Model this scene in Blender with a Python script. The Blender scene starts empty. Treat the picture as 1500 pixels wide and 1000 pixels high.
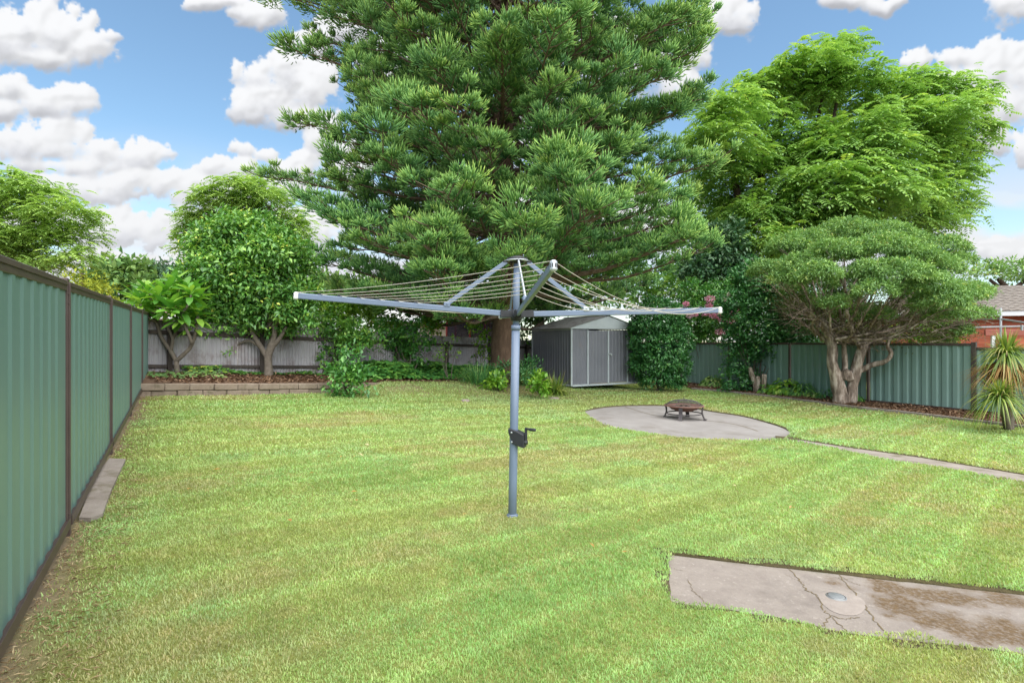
import bpy, math, random
import numpy as np

SC = bpy.context.scene
COL = SC.collection
PI = math.pi
F = 800.0            # focal length in pixels of the 1500 px wide photograph
CX, CY = 750.0, 500.0
CAMZ = 1.4
A = np.array

# ------------------------------------------------------------------ small maths
def sstep(a, b, x):
    t = np.clip((np.asarray(x, float) - a) / (b - a), 0, 1)
    return t * t * (3 - 2 * t)

_T = np.random.default_rng(7).random((256, 256))
def vnoise(x, y, seed=0):
    x = np.asarray(x, float) + seed * 17.31; y = np.asarray(y, float) + seed * 9.73
    xi = np.floor(x).astype(int); yi = np.floor(y).astype(int)
    fx = x - xi; fy = y - yi
    fx = fx * fx * (3 - 2 * fx); fy = fy * fy * (3 - 2 * fy)
    a = _T[xi & 255, yi & 255]; b = _T[(xi + 1) & 255, yi & 255]
    c = _T[xi & 255, (yi + 1) & 255]; d = _T[(xi + 1) & 255, (yi + 1) & 255]
    return (a * (1 - fx) + b * fx) * (1 - fy) + (c * (1 - fx) + d * fx) * fy

def fbm(x, y, oct=4, seed=0, gain=.5):
    s = 0; a = 1; n = 0
    for k in range(oct):
        s = s + a * vnoise(x * 2 ** k, y * 2 ** k, seed + k * 3)
        n += a; a *= gain
    return s / n

def norm(v):
    v = np.asarray(v, float)
    return v / np.maximum(np.linalg.norm(v, axis=-1, keepdims=True), 1e-9)

# ------------------------------------------------------------------ the lie of the land
B0 = A([-7.5, 11.3]); BE = norm(A([1, 1.1])); BN = A([BE[1], -BE[0]])   # back fence line, and its normal towards the lawn
WALLOFF = 2.15
def fencecoords(x, y):
    dx = np.asarray(x, float) - B0[0]; dy = np.asarray(y, float) - B0[1]
    return dx * BE[0] + dy * BE[1], dx * BN[0] + dy * BN[1]
def G0(x):
    x = np.clip(np.asarray(x, float), -9, 40)
    return np.where(x < 0, -.06 * x + .002 * x * x, np.where(x < 9.4, -.06 * x + .0032 * x * x, -.2813))
def H(x, y):
    """height of the lawn"""
    t, n = fencecoords(x, y)
    m = .23 * sstep(2.2, 0, n - WALLOFF) * sstep(2.9, 4.4, t) * sstep(11.5, 8.6, t) * np.where(n < WALLOFF - .3, 0, 1)
    return G0(x) + m + .02 * (fbm(np.asarray(x) * .45, np.asarray(y) * .45, 2, 5) - .5)
def Hbed(x, y):
    return G0(x) + .21 + .04 * (fbm(np.asarray(x) * 1.1, np.asarray(y) * 1.1, 3, 11) - .5)

def P(px, py, Z):
    return A([(px - CX) / F * Z, Z, CAMZ + (CY - py) / F * Z])
def gnd(px, py, dz=0.0, fn=None):
    fn = fn or H
    Z = 8.0
    for _ in range(60):
        x = (px - CX) / F * Z
        z = float(fn(x, Z)) + dz
        Zn = (CAMZ - z) * F / max(py - CY, 1)
        Z = Z + .6 * (Zn - Z)
    x = (px - CX) / F * Z
    return A([x, Z, float(fn(x, Z)) + dz])
def atZ(px, Z, dz=0.0, fn=None):
    fn = fn or H
    x = (px - CX) / F * Z
    return A([x, Z, float(fn(x, Z)) + dz])

# ------------------------------------------------------------------ objects
def link(o, parent=None):
    COL.objects.link(o)
    if parent is not None:
        o.parent = parent
    return o
def tag(o, label=None, cat=None, group=None, kind=None):
    if label: o['label'] = label
    if cat: o['category'] = cat
    if group: o['group'] = group
    if kind: o['kind'] = kind
    return o
def empty(name, loc=(0, 0, 0), rz=0.0):
    o = bpy.data.objects.new(name, None); o.empty_display_size = .2
    o.location = tuple(float(v) for v in loc); o.rotation_euler = (0, 0, rz)
    return link(o)

def build(name, V, Fs, mat, parent=None, tint=None, col=None, smooth=False, matidx=None):
    """one mesh object out of numpy arrays; Fs = list of (n,k) index arrays. World coordinates when the parent sits at an offset."""
    V = np.asarray(V, np.float32)
    if parent is not None:
        q = parent; off = np.zeros(3)
        while q is not None:
            off += A(q.location); q = q.parent
        V = V - off.astype(np.float32)
    Fs = [np.asarray(f, np.int32) for f in (Fs if isinstance(Fs, list) else [Fs]) if len(f)]
    me = bpy.data.meshes.new(name)
    me.vertices.add(len(V)); me.vertices.foreach_set('co', V.ravel())
    loops = np.concatenate([f.ravel() for f in Fs])
    tot = np.concatenate([np.full(len(f), f.shape[1], np.int32) for f in Fs])
    start = np.concatenate([[0], np.cumsum(tot)[:-1]]).astype(np.int32)
    me.loops.add(len(loops)); me.loops.foreach_set('vertex_index', loops)
    me.polygons.add(len(tot)); me.polygons.foreach_set('loop_start', start)
    try: me.polygons.foreach_set('loop_total', tot)
    except Exception: pass
    if smooth is True:
        me.polygons.foreach_set('use_smooth', np.ones(len(tot), bool))
    elif smooth is not False:
        me.polygons.foreach_set('use_smooth', np.asarray(smooth, bool))
    for m in (mat if isinstance(mat, (list, tuple)) else [mat]):
        me.materials.append(m)
    if matidx is not None:
        me.polygons.foreach_set('material_index', np.asarray(matidx, np.int32))
    if tint is not None:
        a = me.attributes.new('tint', 'FLOAT', 'POINT'); a.data.foreach_set('value', np.asarray(tint, np.float32))
    if col is not None:
        c = np.ones((len(V), 4), np.float32); c[:, :3] = col
        a = me.attributes.new('col', 'FLOAT_COLOR', 'POINT'); a.data.foreach_set('color', c.ravel())
    me.update(calc_edges=True)
    return link(bpy.data.objects.new(name, me), parent)

class MB:
    def __init__(s): s.V = []; s.F = []; s.T = []; s.n = 0; s.S = []; s.M = []; s.mi = 0
    def add(s, V, Fs, tint=0.5, smooth=False):
        V = np.asarray(V, float).reshape(-1, 3)
        for f in (Fs if isinstance(Fs, list) else [Fs]):
            f = np.asarray(f, int)
            if len(f):
                s.F.append(f + s.n); s.S.append(np.full(len(f), smooth)); s.M.append(np.full(len(f), s.mi))
        s.V.append(V); s.T.append(np.broadcast_to(np.asarray(tint, float), (len(V),)))
        s.n += len(V); return s
    def box(s, c, size, R=None, bev=0.0, tint=.5):
        hx, hy, hz = A(size, float) / 2
        if bev <= 0:
            v = A([[x, y, z] for x in (-hx, hx) for y in (-hy, hy) for z in (-hz, hz)])
            f = A([[0, 1, 3, 2], [4, 6, 7, 5], [0, 4, 5, 1], [2, 3, 7, 6], [0, 2, 6, 4], [1, 5, 7, 3]])
            fs = [f]
        else:
            b = min(bev, hx * .9, hy * .9, hz * .9)
            v = []; ids = {}
            for sx in (-1, 1):
                for sy in (-1, 1):
                    for sz in (-1, 1):
                        for ax in range(3):
                            p = A([sx * hx, sy * hy, sz * hz], float)
                            for k in range(3):
                                if k != ax: p[k] -= b * (sx, sy, sz)[k]
                            ids[(sx, sy, sz, ax)] = len(v); v.append(p)
            q = []; t = []
            for ax in range(3):
                u, w = [(1, 2), (0, 2), (0, 1)][ax]
                for sg in (-1, 1):
                    loop = []
                    for (a, c2) in ((-1, -1), (1, -1), (1, 1), (-1, 1)):
                        k = [0, 0, 0]; k[ax] = sg; k[u] = a; k[w] = c2
                        loop.append(ids[(k[0], k[1], k[2], ax)])
                    q.append(loop)
                for a in (-1, 1):
                    for c2 in (-1, 1):
                        k0 = [0, 0, 0]; k0[u] = a; k0[w] = c2; k1 = list(k0); k0[ax] = -1; k1[ax] = 1
                        q.append([ids[(*k0, u)], ids[(*k1, u)], ids[(*k1, w)], ids[(*k0, w)]])
            for sx in (-1, 1):
                for sy in (-1, 1):
                    for sz in (-1, 1):
                        t.append([ids[(sx, sy, sz, k)] for k in range(3)])
            v = A(v); fs = [A(q), A(t)]
        if R is not None: v = v @ np.asarray(R).T
        return s.add(v + A(c, float), fs, tint)
    def bar(s, p0, p1, w, h, up=(0, 0, 1), bev=0.0, tint=.5):
        p0 = A(p0, float); p1 = A(p1, float); d = p1 - p0; L = np.linalg.norm(d); x = d / L
        up = A(up, float)
        if abs(x @ up) > .98: up = A([1., 0, 0])
        y = norm(np.cross(up, x)); z = np.cross(x, y)
        return s.box((p0 + p1) / 2, (L, w, h), np.stack([x, y, z], 1), bev, tint)
    def tube(s, pts, rad, n=8, caps=True, tint=.5, smooth=True, wob=0.0, seed=0):
        pts = A(pts, float); m = len(pts)
        rad = np.broadcast_to(np.asarray(rad, float), (m,))
        d = np.gradient(pts, axis=0); d = norm(d)
        u = np.zeros_like(pts); ref = A([0, 0, 1.]) if abs(d[0][2]) < .9 else A([1., 0, 0])
        u0 = norm(ref - d[0] * (ref @ d[0]))
        for i in range(m):
            u0 = norm(u0 - d[i] * (u0 @ d[i])); u[i] = u0
        w = np.cross(d, u)
        a = np.arange(n) / n * 2 * PI
        r = rad[:, None] * np.ones(n)
        if wob:
            rg = np.random.default_rng(seed)
            r = r * (1 + wob * (vnoise(np.cos(a)[None, :] * 2 + np.arange(m)[:, None] * .35 + seed, np.sin(a)[None, :] * 2 + np.arange(m)[:, None] * .21, seed) - .5) * 2)
        V = pts[:, None, :] + r[..., None] * (np.cos(a)[None, :, None] * u[:, None, :] + np.sin(a)[None, :, None] * w[:, None, :])
        i = np.arange(m - 1)[:, None] * n; j = np.arange(n)[None, :]; k = (j + 1) % n
        q = np.stack([i + j, i + k, i + n + k, i + n + j], -1).reshape(-1, 4)
        V = V.reshape(-1, 3)
        fs = [q]
        if caps:
            V = np.vstack([V, pts[:1], pts[-1:]])
            c0 = m * n; jj = np.arange(n); kk = (jj + 1) % n
            t = np.vstack([np.stack([kk, jj, np.full(n, c0)], 1), np.stack([(m - 1) * n + jj, (m - 1) * n + kk, np.full(n, c0 + 1)], 1)])
            fs.append(t)
        return s.add(V, fs, tint, smooth)
    def grid(s, V, tint=.5, smooth=False):
        a, b = V.shape[:2]
        i = np.arange(a - 1)[:, None] * b; j = np.arange(b - 1)[None, :]
        q = np.stack([i + j, i + j + 1, i + b + j + 1, i + b + j], -1).reshape(-1, 4)
        return s.add(V.reshape(-1, 3), [q], np.asarray(tint).ravel() if np.ndim(tint) else tint, smooth)
    def lathe(s, prof, c, n=24, tint=.5, smooth=True):
        a = np.arange(n + 1) / n * 2 * PI
        pr = A(prof, float)
        V = np.stack([pr[:, None, 0] * np.cos(a), pr[:, None, 0] * np.sin(a), pr[:, None, 1] * np.ones(n + 1)], -1) + A(c, float)
        return s.grid(V, tint, smooth)
    def arrays(s):
        return np.concatenate(s.V), s.F, np.concatenate(s.T), np.concatenate(s.S), np.concatenate(s.M)
    def build(s, name, mat, parent=None):
        V, Fs, T, S, M = s.arrays()
        # group by face size is not needed: each entry keeps its own arity
        return build(name, V, Fs, mat, parent, tint=T, smooth=S, matidx=M)

def spline(pts, n=8):
    pts = A(pts, float); out = []
    p = np.vstack([2 * pts[0] - pts[1], pts, 2 * pts[-1] - pts[-2]])
    for i in range(1, len(p) - 2):
        t = np.linspace(0, 1, n, endpoint=False)[:, None]
        a, b, c, d = p[i - 1], p[i], p[i + 1], p[i + 2]
        out.append(.5 * (2 * b + (c - a) * t + (2 * a - 5 * b + 4 * c - d) * t ** 2 + (-a + 3 * b - 3 * c + d) * t ** 3))
    out.append(pts[-1:]); return np.vstack(out)

# ------------------------------------------------------------------ materials
def newmat(name):
    m = bpy.data.materials.new(name); m.use_nodes = True
    nt = m.node_tree; nt.nodes.clear()
    out = nt.nodes.new('ShaderNodeOutputMaterial')
    return m, nt, out
def N(nt, t, **k):
    n = nt.nodes.new(t)
    for a, v in k.items(): setattr(n, a, v)
    return n
def ramp(nt, stops, fac):
    r = N(nt, 'ShaderNodeValToRGB'); e = r.color_ramp.elements
    while len(e) < len(stops): e.new(.5)
    for k, (p, c) in enumerate(stops):
        e[k].position = p; e[k].color = (*c, 1)
    nt.links.new(fac, r.inputs['Fac']); return r.outputs['Color']
def noise(nt, scale, detail=4, rough=.6, coord=None, stretch=None, dist=0):
    if coord is None: coord = N(nt, 'ShaderNodeNewGeometry').outputs['Position']
    if stretch:
        mp = N(nt, 'ShaderNodeMapping'); mp.inputs['Scale'].default_value = stretch
        nt.links.new(coord, mp.inputs['Vector']); coord = mp.outputs['Vector']
    n = N(nt, 'ShaderNodeTexNoise'); n.inputs['Scale'].default_value = scale
    n.inputs['Detail'].default_value = detail; n.inputs['Roughness'].default_value = rough; n.inputs['Distortion'].default_value = dist
    nt.links.new(coord, n.inputs['Vector']); return n.outputs['Fac']
def mixc(nt, fac, a, b, mode='MIX'):
    m = N(nt, 'ShaderNodeMixRGB', blend_type=mode)
    for s, v in (('Fac', fac), ('Color1', a), ('Color2', b)):
        if hasattr(v, 'is_linked') or hasattr(v, 'links'): nt.links.new(v, m.inputs[s])
        else: m.inputs[s].default_value = v if s == 'Fac' else (*v, 1)
    return m.outputs['Color']
def pbr(name, stops, scale=8, detail=5, rough=.7, bump=0.0, bscale=None, metal=0, stretch=None, spec=.4, wear=None):
    """principled surface coloured by noise through a ramp; wear = (colour, scale, lo, hi) lays patches of dirt or rust over it"""
    m, nt, out = newmat(name)
    b = N(nt, 'ShaderNodeBsdfPrincipled'); nt.links.new(b.outputs[0], out.inputs[0])
    c = ramp(nt, stops, noise(nt, scale, detail, .6, stretch=stretch))
    if wear:
        w = N(nt, 'ShaderNodeMapRange'); w.inputs['From Min'].default_value = wear[2]; w.inputs['From Max'].default_value = wear[3]
        nt.links.new(noise(nt, wear[1], 6, .7), w.inputs['Value'])
        c = mixc(nt, w.outputs[0], c, wear[0])
    nt.links.new(c, b.inputs['Base Color'])
    b.inputs['Roughness'].default_value = rough; b.inputs['Metallic'].default_value = metal
    b.inputs['Specular IOR Level'].default_value = spec
    if bump:
        bp = N(nt, 'ShaderNodeBump'); bp.inputs['Strength'].default_value = 1; bp.inputs['Distance'].default_value = bump
        nt.links.new(noise(nt, bscale or scale * 3, 5, .65, stretch=stretch), bp.inputs['Height']); nt.links.new(bp.outputs[0], b.inputs['Normal'])
    return m
def leafmat(name, stops, trans=.3, gloss=.05, grough=.45, attr='tint'):
    m, nt, out = newmat(name)
    at = N(nt, 'ShaderNodeAttribute', attribute_name=attr)
    c = ramp(nt, stops, at.outputs['Fac']) if stops else at.outputs['Color']
    d = N(nt, 'ShaderNodeBsdfDiffuse'); t = N(nt, 'ShaderNodeBsdfTranslucent')
    nt.links.new(c, d.inputs[0])
    tc = mixc(nt, 1.0, c, (1.0, 1.0, .55), 'MULTIPLY'); nt.links.new(tc, t.inputs[0])
    mx = N(nt, 'ShaderNodeMixShader'); mx.inputs[0].default_value = trans
    nt.links.new(d.outputs[0], mx.inputs[1]); nt.links.new(t.outputs[0], mx.inputs[2])
    last = mx
    if gloss:
        g = N(nt, 'ShaderNodeBsdfGlossy'); g.inputs['Roughness'].default_value = grough
        m2 = N(nt, 'ShaderNodeMixShader'); m2.inputs[0].default_value = gloss
        nt.links.new(mx.outputs[0], m2.inputs[1]); nt.links.new(g.outputs[0], m2.inputs[2]); last = m2
    nt.links.new(last.outputs[0], out.inputs[0]); return m
def s3(a, b, c): return [(0, a), (.5, b), (1, c)]

# ------------------------------------------------------------------ foliage
def rdir(rg, n):
    v = rg.normal(size=(n, 3)); return norm(v)
def leaf4(p, ax, up, L, W, fold=.18):
    """folded diamonds: base, left, tip, right"""
    n = len(p); side = norm(np.cross(ax, up)); nn = np.cross(side, ax)
    L = np.broadcast_to(L, (n,))[:, None]; W = np.broadcast_to(W, (n,))[:, None]
    mid = p + ax * L * .45 + nn * L * fold
    V = np.stack([p, mid - side * W / 2, p + ax * L, mid + side * W / 2], 1).reshape(-1, 3)
    i = np.arange(n)[:, None] * 4
    f = np.concatenate([i + A([[0, 2, 1]]), i + A([[0, 3, 2]])]); return V, f
def leaf6(p, ax, up, L, W, droop=.15, fold=.1):
    """longer, arching leaves"""
    n = len(p); side = norm(np.cross(ax, up)); nn = np.cross(side, ax)
    L = np.broadcast_to(L, (n,))[:, None]; W = np.broadcast_to(W, (n,))[:, None]
    q = lambda t, d: p + ax * L * t - nn * L * d
    m1 = q(.32, -.03); m2 = q(.7, droop * .45)
    V = np.stack([p, m1 - side * W * .42 + nn * W * fold, m1, m1 + side * W * .42 + nn * W * fold,
                  m2 - side * W * .4 + nn * W * fold, m2, m2 + side * W * .4 + nn * W * fold, q(.98, droop)], 1).reshape(-1, 3)
    i = np.arange(n)[:, None] * 8
    t = np.concatenate([i + A([[0, 2, 1]]), i + A([[0, 3, 2]]), i + A([[4, 5, 7]]), i + A([[5, 6, 7]])])
    qd = np.concatenate([i + A([[1, 2, 5, 4]]), i + A([[2, 3, 6, 5]])]); return V, t, qd
def blobpts(rg, blobs, per, spread=.16, shell=.55, k=14, low=-.55):
    """leaf positions gathered in twig clusters on the shells of ellipsoid blobs -> positions, outward directions, cluster tint"""
    Ps, Ds, Ts = [], [], []
    for (c, r) in blobs:
        r = np.broadcast_to(A(r, float), (3,))
        area = (r[0] * r[1] + r[1] * r[2] + r[0] * r[2]) / 3
        m = max(3, int(per * area))
        d = rdir(rg, m * 2); d = d[d[:, 2] > low][:m]; m = len(d)
        rad = shell + (1 - shell) * rg.random(m) ** .6
        cc = A(c) + d * r * rad[:, None]
        pp = np.repeat(cc, k, 0) + rg.normal(size=(m * k, 3)) * spread * A([1, 1, .7])
        Ps.append(pp); Ds.append(np.repeat(d, k, 0)); Ts.append(np.repeat(rg.random(m), k))
    return np.concatenate(Ps), np.concatenate(Ds), np.concatenate(Ts)
def leafy(rg, blobs, per, k, L, W, spread, shell=.55, low=-.55, outw=.7, upw=.35, rnd=.8, fold=.16, six=False, droop=.2, tr=(.55, .45)):
    p, d, ct = blobpts(rg, blobs, per, spread, shell, k, low)
    n = len(p)
    ax = norm(d * outw + rdir(rg, n) * rnd + A([0, 0, -.15]))
    up = norm(d * .5 + A([0, 0, upw + .5]) + rdir(rg, n) * .55)
    l = L * (.65 + .7 * rg.random(n)); w = W * (.7 + .6 * rg.random(n))
    t = np.clip(ct * tr[0] + rg.random(n) * tr[1], 0, 1)
    if six:
        V, a, b = leaf6(p, ax, up, l, w, droop); return V, [a, b], np.repeat(t, 8)
    V, f = leaf4(p, ax, up, l, w, fold); return V, [f], np.repeat(t, 4)
def pblobs(spec, Z, zr=1.0, depth=0.0, rg=None, flat=.85):
    """blobs given as seen in the photograph (px, py, radius px [, extra depth]) turned into real ellipsoids at their own distance"""
    out = []
    for s in spec:
        z = Z + (s[3] if len(s) > 3 else 0.0)
        if depth and rg is not None: z += (rg.random() - .5) * depth
        c = P(s[0], s[1], z); r = s[2] / F * z
        out.append((c, (r, r * zr, r * flat)))
    return out
def limbs(mb, specs, Z, n=8, wob=.12, seed=1, mat=None):
    """trunk and limb polylines: list of [(px, py, width px, dz)...]"""
    for k, sp in enumerate(specs):
        pts = [P(a[0], a[1], Z + (a[3] if len(a) > 3 else 0)) for a in sp]
        rr = [a[2] / 2 / F * (Z + (a[3] if len(a) > 3 else 0)) for a in sp]
        pp = spline(pts, 5); ri = np.interp(np.linspace(0, len(sp) - 1, len(pp)), np.arange(len(sp)), rr)
        mb.tube(pp, ri, n, True, wob=wob, seed=seed + k)
def twigs(rg, mb, starts, dirs, L, r, seg=4, n=4, sway=.35):
    for s0, d in zip(starts, dirs):
        p = [A(s0)]; d = norm(d); l = L * (.6 + .8 * rg.random())
        for i in range(seg):
            d = norm(d + rdir(rg, 1)[0] * sway); p.append(p[-1] + d * l / seg)
        mb.tube(p, np.linspace(r, r * .35, seg + 1), n, False)
# ------------------------------------------------------------------ render settings, camera, sky and sun
SC.view_settings.view_transform = 'Standard'; SC.view_settings.look = 'None'
SC.view_settings.gamma = 1.0; SC.view_settings.use_curve_mapping = False
SC.view_settings.exposure = EXPOSURE = 0.75
SC.cycles.max_bounces = 7; SC.cycles.diffuse_bounces = 4; SC.cycles.transmission_bounces = 5; SC.cycles.glossy_bounces = 3
SC.cycles.use_denoising = True; SC.cycles.denoiser = 'OPENIMAGEDENOISE'; SC.cycles.denoising_input_passes = 'RGB_ALBEDO_NORMAL'; SC.cycles.denoising_prefilter = 'ACCURATE'
SC.cycles.sample_clamp_indirect = 6

cam = bpy.data.cameras.new('camera'); co = link(bpy.data.objects.new('camera', cam))
cam.sensor_width = 36; cam.lens = F / 1500 * 36; cam.clip_start = .05; cam.clip_end = 9000
co.location = (0, 0, CAMZ); co.rotation_euler = (PI / 2, 0, 0); SC.camera = co

SUN_EL, SUN_AZ = 60.0, 150.0      # azimuth from +Y (the way the camera looks), positive to +X
su = bpy.data.lights.new('sun', 'SUN'); so = link(bpy.data.objects.new('sun', su))
su.energy = SUN_E = 4.8; su.angle = math.radians(100); su.color = (1, .95, .87)
so.rotation_euler = (math.radians(90 - SUN_EL), 0, math.radians(-SUN_AZ + 180)); so.location = (0, 0, 40)

def cloud_image():
    W, Hh = 3072, 1536
    v0 = int(Hh * .47)
    rows = np.arange(v0, Hh)
    el = ((rows + .5) / Hh - .5) * PI; u = (np.arange(W) + .5) / W
    phi = -(u - .5) * 2 * PI; az = PI / 2 - phi
    az = (az + PI) % (2 * PI) - PI
    AZ, EL = np.meshgrid(az, el)
    dx = np.sin(AZ) * np.cos(EL); dy = np.cos(AZ) * np.cos(EL); dz = np.sin(EL)
    front = dy > .12
    dyc = np.maximum(dy, .12)
    X = CX + F * dx / dyc; Y = CY - F * dz / dyc
    X = np.where(front, X, 6000 + AZ * 900); Y = np.where(front, Y, 500 - EL * 900)
    wx = (fbm(X / 60, Y / 60, 4, 1) - .5) * 34; wy = (fbm(X / 60, Y / 60, 4, 2) - .5) * 26
    bl = [(15,55,62,52),(75,48,64,52),(120,72,42,34),(150,52,26,18),(60,88,75,22),
          (22,135,40,30),(8,165,40,22),(100,150,42,32),(60,150,40,22),
          (30,215,44,34),(88,208,60,40),(150,228,60,26),(205,226,52,28),(110,244,120,16),
          
          (375,112,40,34),(415,104,44,36),(450,130,46,44),(390,150,58,36),(440,172,60,26),(365,165,36,26),
          (350,218,26,18),(382,230,26,18),
          (80,275,64,26),(160,272,90,30),(240,275,76,34),(330,250,60,24),(310,290,90,36),(410,275,60,44),(450,240,40,26),
          (60,330,90,34),(170,335,120,40),(290,340,110,40),(430,340,70,50),(120,385,140,30),(280,395,130,30),
          (320,4,52,18),(378,22,44,26),(450,60,40,30),(505,40,50,30),(470,200,30,40),(520,250,50,50),(600,100,90,60),
          (1070,22,42,34),(1035,36,36,26),(1020,78,36,26),(1000,120,40,40),
          (1240,2,46,16),(1290,4,44,16),(1478,8,46,34),
          (1340,92,34,20),(1400,92,34,24),(1450,98,40,40),(1495,110,46,52),(1440,150,46,44),(1480,160,50,44),(1460,205,34,36),(1500,215,24,40),(1420,130,60,40),
          (1470,368,40,22),(1500,378,40,26),(1425,362,26,14),
          (700,300,120,60),(780,200,100,60),(900,80,90,60),(900,330,140,60),(1160,330,120,40),(1560,120,80,70),(-80,120,90,80),(-100,300,140,60),(1600,360,120,50)]
    Fd = np.full(X.shape, -3.0); rel = np.zeros(X.shape); ws = np.full(X.shape, 1e-6)
    xs = X + wx; ys = Y + wy
    for (cx, cy, rx, ry) in bl:
        d2 = ((xs - cx) / rx) ** 2 + ((ys - cy) / ry) ** 2
        f = (1 if rx * ry > 500 else .62) - d2
        w = np.exp(np.clip(f * 4, -20, 5)); rel += w * np.clip((ys - cy) / ry, -1.2, 1.2); ws += w
        Fd = np.maximum(Fd, f)
    rel /= ws
    gen = (fbm(AZ * 3.1 + 9, EL * 5.5, 5, 21) - .52) * 5
    Fd = np.where(front & (np.abs(X - 750) < 1000), Fd, gen); 
    def billow(s, seed, o=1): return 1 - np.abs(2 * fbm(X / s, Y / s, o, seed) - 1)
    bil = .5 * billow(46, 31) + .27 * billow(22, 32) + .15 * billow(10, 33) + .08 * billow(5, 34)
    fine = fbm(X / 18, Y / 18, 6, 35, .58); wisp = fbm(X / 30, Y / 12, 5, 36)
    Fe = Fd + (bil - .6) * 1.3 + (fine - .5) * 1.5
    soft = sstep(-.3, .7, rel)                      # undersides are softer than the tops
    alpha = sstep(.02, .30, Fe) * (1 - soft) + sstep(-.1, .7, Fe + (wisp - .5) * .9) * soft
    h = np.sqrt(np.clip(Fe + .1, 0, 1.8)) * 17 + (bil - .5) * 8 + (fine - .5) * 2.5
    for _ in range(5):
        h = (h + np.roll(h, 1, 0) + np.roll(h, -1, 0) + np.roll(h, 1, 1) + np.roll(h, -1, 1)) / 5
    gy, gx = np.gradient(h)
    px_per = 900 * PI / Hh
    nx = -gx / px_per; ny = -gy / px_per           # rows rise with elevation
    nl = 1 / np.sqrt(1 + nx ** 2 + ny ** 2)
    lit = np.clip((nx * -.35 + ny * .7 + .75) * nl, 0, 1)
    lit = sstep(.05, .95, lit)
    under = sstep(-.25, .9, rel + (fine - .5) * .7)
    br = .86 + .13 * lit - .22 * under * (1 - .25 * sstep(.4, 0, Fe))
    haze = sstep(.40, .12, EL)                      # low clouds bright and soft
    br = br * (1 - .4 * haze) + (.91 + .06 * (bil - .5)) * .4 * haze
    veil = sstep(.34, .10, EL) * (.25 + 1.0 * sstep(.3, .7, fbm(X / 130, Y / 40, 5, 37))) * .85      # bright low haze between the clouds
    br = np.where(alpha < veil, .93, br); alpha = np.maximum(alpha, veil)
    br = np.clip(br, .5, 1)
    img = np.zeros((Hh, W, 4), np.float32)
    img[v0:, :, 0] = br ** 1.5; img[v0:, :, 1] = np.clip(alpha, 0, 1); img[v0:, :, 2] = np.clip(under, 0, 1); img[..., 3] = 1
    return img, W, Hh

def make_world():
    w = bpy.data.worlds.new('World'); SC.world = w; w.use_nodes = True
    nt = w.node_tree; nt.nodes.clear()
    out = N(nt, 'ShaderNodeOutputWorld'); bg = N(nt, 'ShaderNodeBackground'); nt.links.new(bg.outputs[0], out.inputs[0])
    sk = N(nt, 'ShaderNodeTexSky', sky_type='NISHITA'); sk.sun_disc = False
    sk.sun_elevation = math.radians(SUN_EL); sk.sun_rotation = math.radians(SUN_AZ)
    sk.altitude = 0; sk.air_density = 1.0; sk.dust_density = .3; sk.ozone_density = 1.5
    bg.inputs['Strength'].default_value = SKY_S = .12
    img, W, Hh = cloud_image()
    im = bpy.data.images.new('cloud_cover', W, Hh, alpha=True, float_buffer=True)
    im.colorspace_settings.name = 'Non-Color'; im.alpha_mode = 'CHANNEL_PACKED'
    im.pixels.foreach_set(img.ravel()); im.update(); im.pack()
    ev = N(nt, 'ShaderNodeTexEnvironment'); ev.image = im
    tint = mixc(nt, 1.0, sk.outputs[0], SKY_TINT, 'MULTIPLY')
    sp = N(nt, 'ShaderNodeSeparateColor'); nt.links.new(ev.outputs['Color'], sp.inputs[0])
    hue = mixc(nt, sp.outputs[2], tuple(c * CLOUD_K for c in (.97, .98, 1)), tuple(c * CLOUD_K for c in (.91, .93, 1)))
    cl = mixc(nt, 1.0, hue, sp.outputs[0], 'MULTIPLY')
    c = mixc(nt, sp.outputs[1], tint, cl)
    nt.links.new(c, bg.inputs[0])
SKY_TINT = (1.03, 1.14, 1.08); CLOUD_K = 5.0
make_world()
# ------------------------------------------------------------------ materials of the setting
M = {}
M['soil'] = pbr('soil', s3((.10, .07, .04), (.20, .15, .09), (.30, .23, .15)), 9, 6, .95, .012, 40)
M['mulch'] = pbr('mulch', s3((.05, .028, .018), (.13, .075, .045), (.27, .17, .11)), 22, 6, .95, .02, 45)
M['chip'] = leafmat('bark_chip', s3((.05, .025, .015), (.15, .085, .05), (.34, .23, .15)), 0, 0)
M['conc'] = pbr('concrete', s3((0.176, 0.161, 0.151), (0.246, 0.229, 0.219), (0.315, 0.301, 0.289)), 2.2, 9, .9, .004, 60, wear=((0.151, 0.131, 0.112), 1.3, .5, .75))
M['conc_old'] = pbr('old_concrete', s3((0.150, 0.121, 0.098), (0.252, 0.218, 0.190), (0.344, 0.310, 0.275)), 5, 9, .92, .006, 50, wear=((0.115, 0.098, 0.052), 3.1, .52, .72))
M['crack'] = pbr('crack_soil', s3((0.068, 0.051, 0.034), (0.135, 0.101, 0.054), (0.203, 0.162, 0.068)), 30, 4, 1)
M['steelgreen'] = pbr('green_sheet_steel', s3((0.103, 0.188, 0.168), (0.129, 0.220, 0.200), (0.156, 0.252, 0.232)), 3.5, 7, .40, 0, spec=.5, stretch=(1, 1, .18), wear=((0.205, 0.256, 0.240), 6, .60, .95))
M['brownsteel'] = pbr('brown_steel', s3((.055, .038, .035), (.075, .052, .047), (.11, .08, .072)), 6, 4, .45, 0, spec=.5)
M['greysteel'] = pbr('weathered_iron', s3((0.196, 0.182, 0.194), (0.346, 0.330, 0.354), (0.484, 0.468, 0.490)), 2.4, 7, .6, 0, stretch=(1, 1, .25), spec=.4, wear=((0.150, 0.103, 0.091), 2.2, .48, .72))
M['darkwood'] = pbr('dark_timber', s3((.03, .024, .022), (.065, .052, .046), (.12, .10, .09)), 14, 6, .9, .004, stretch=(1, 1, .2))
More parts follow.
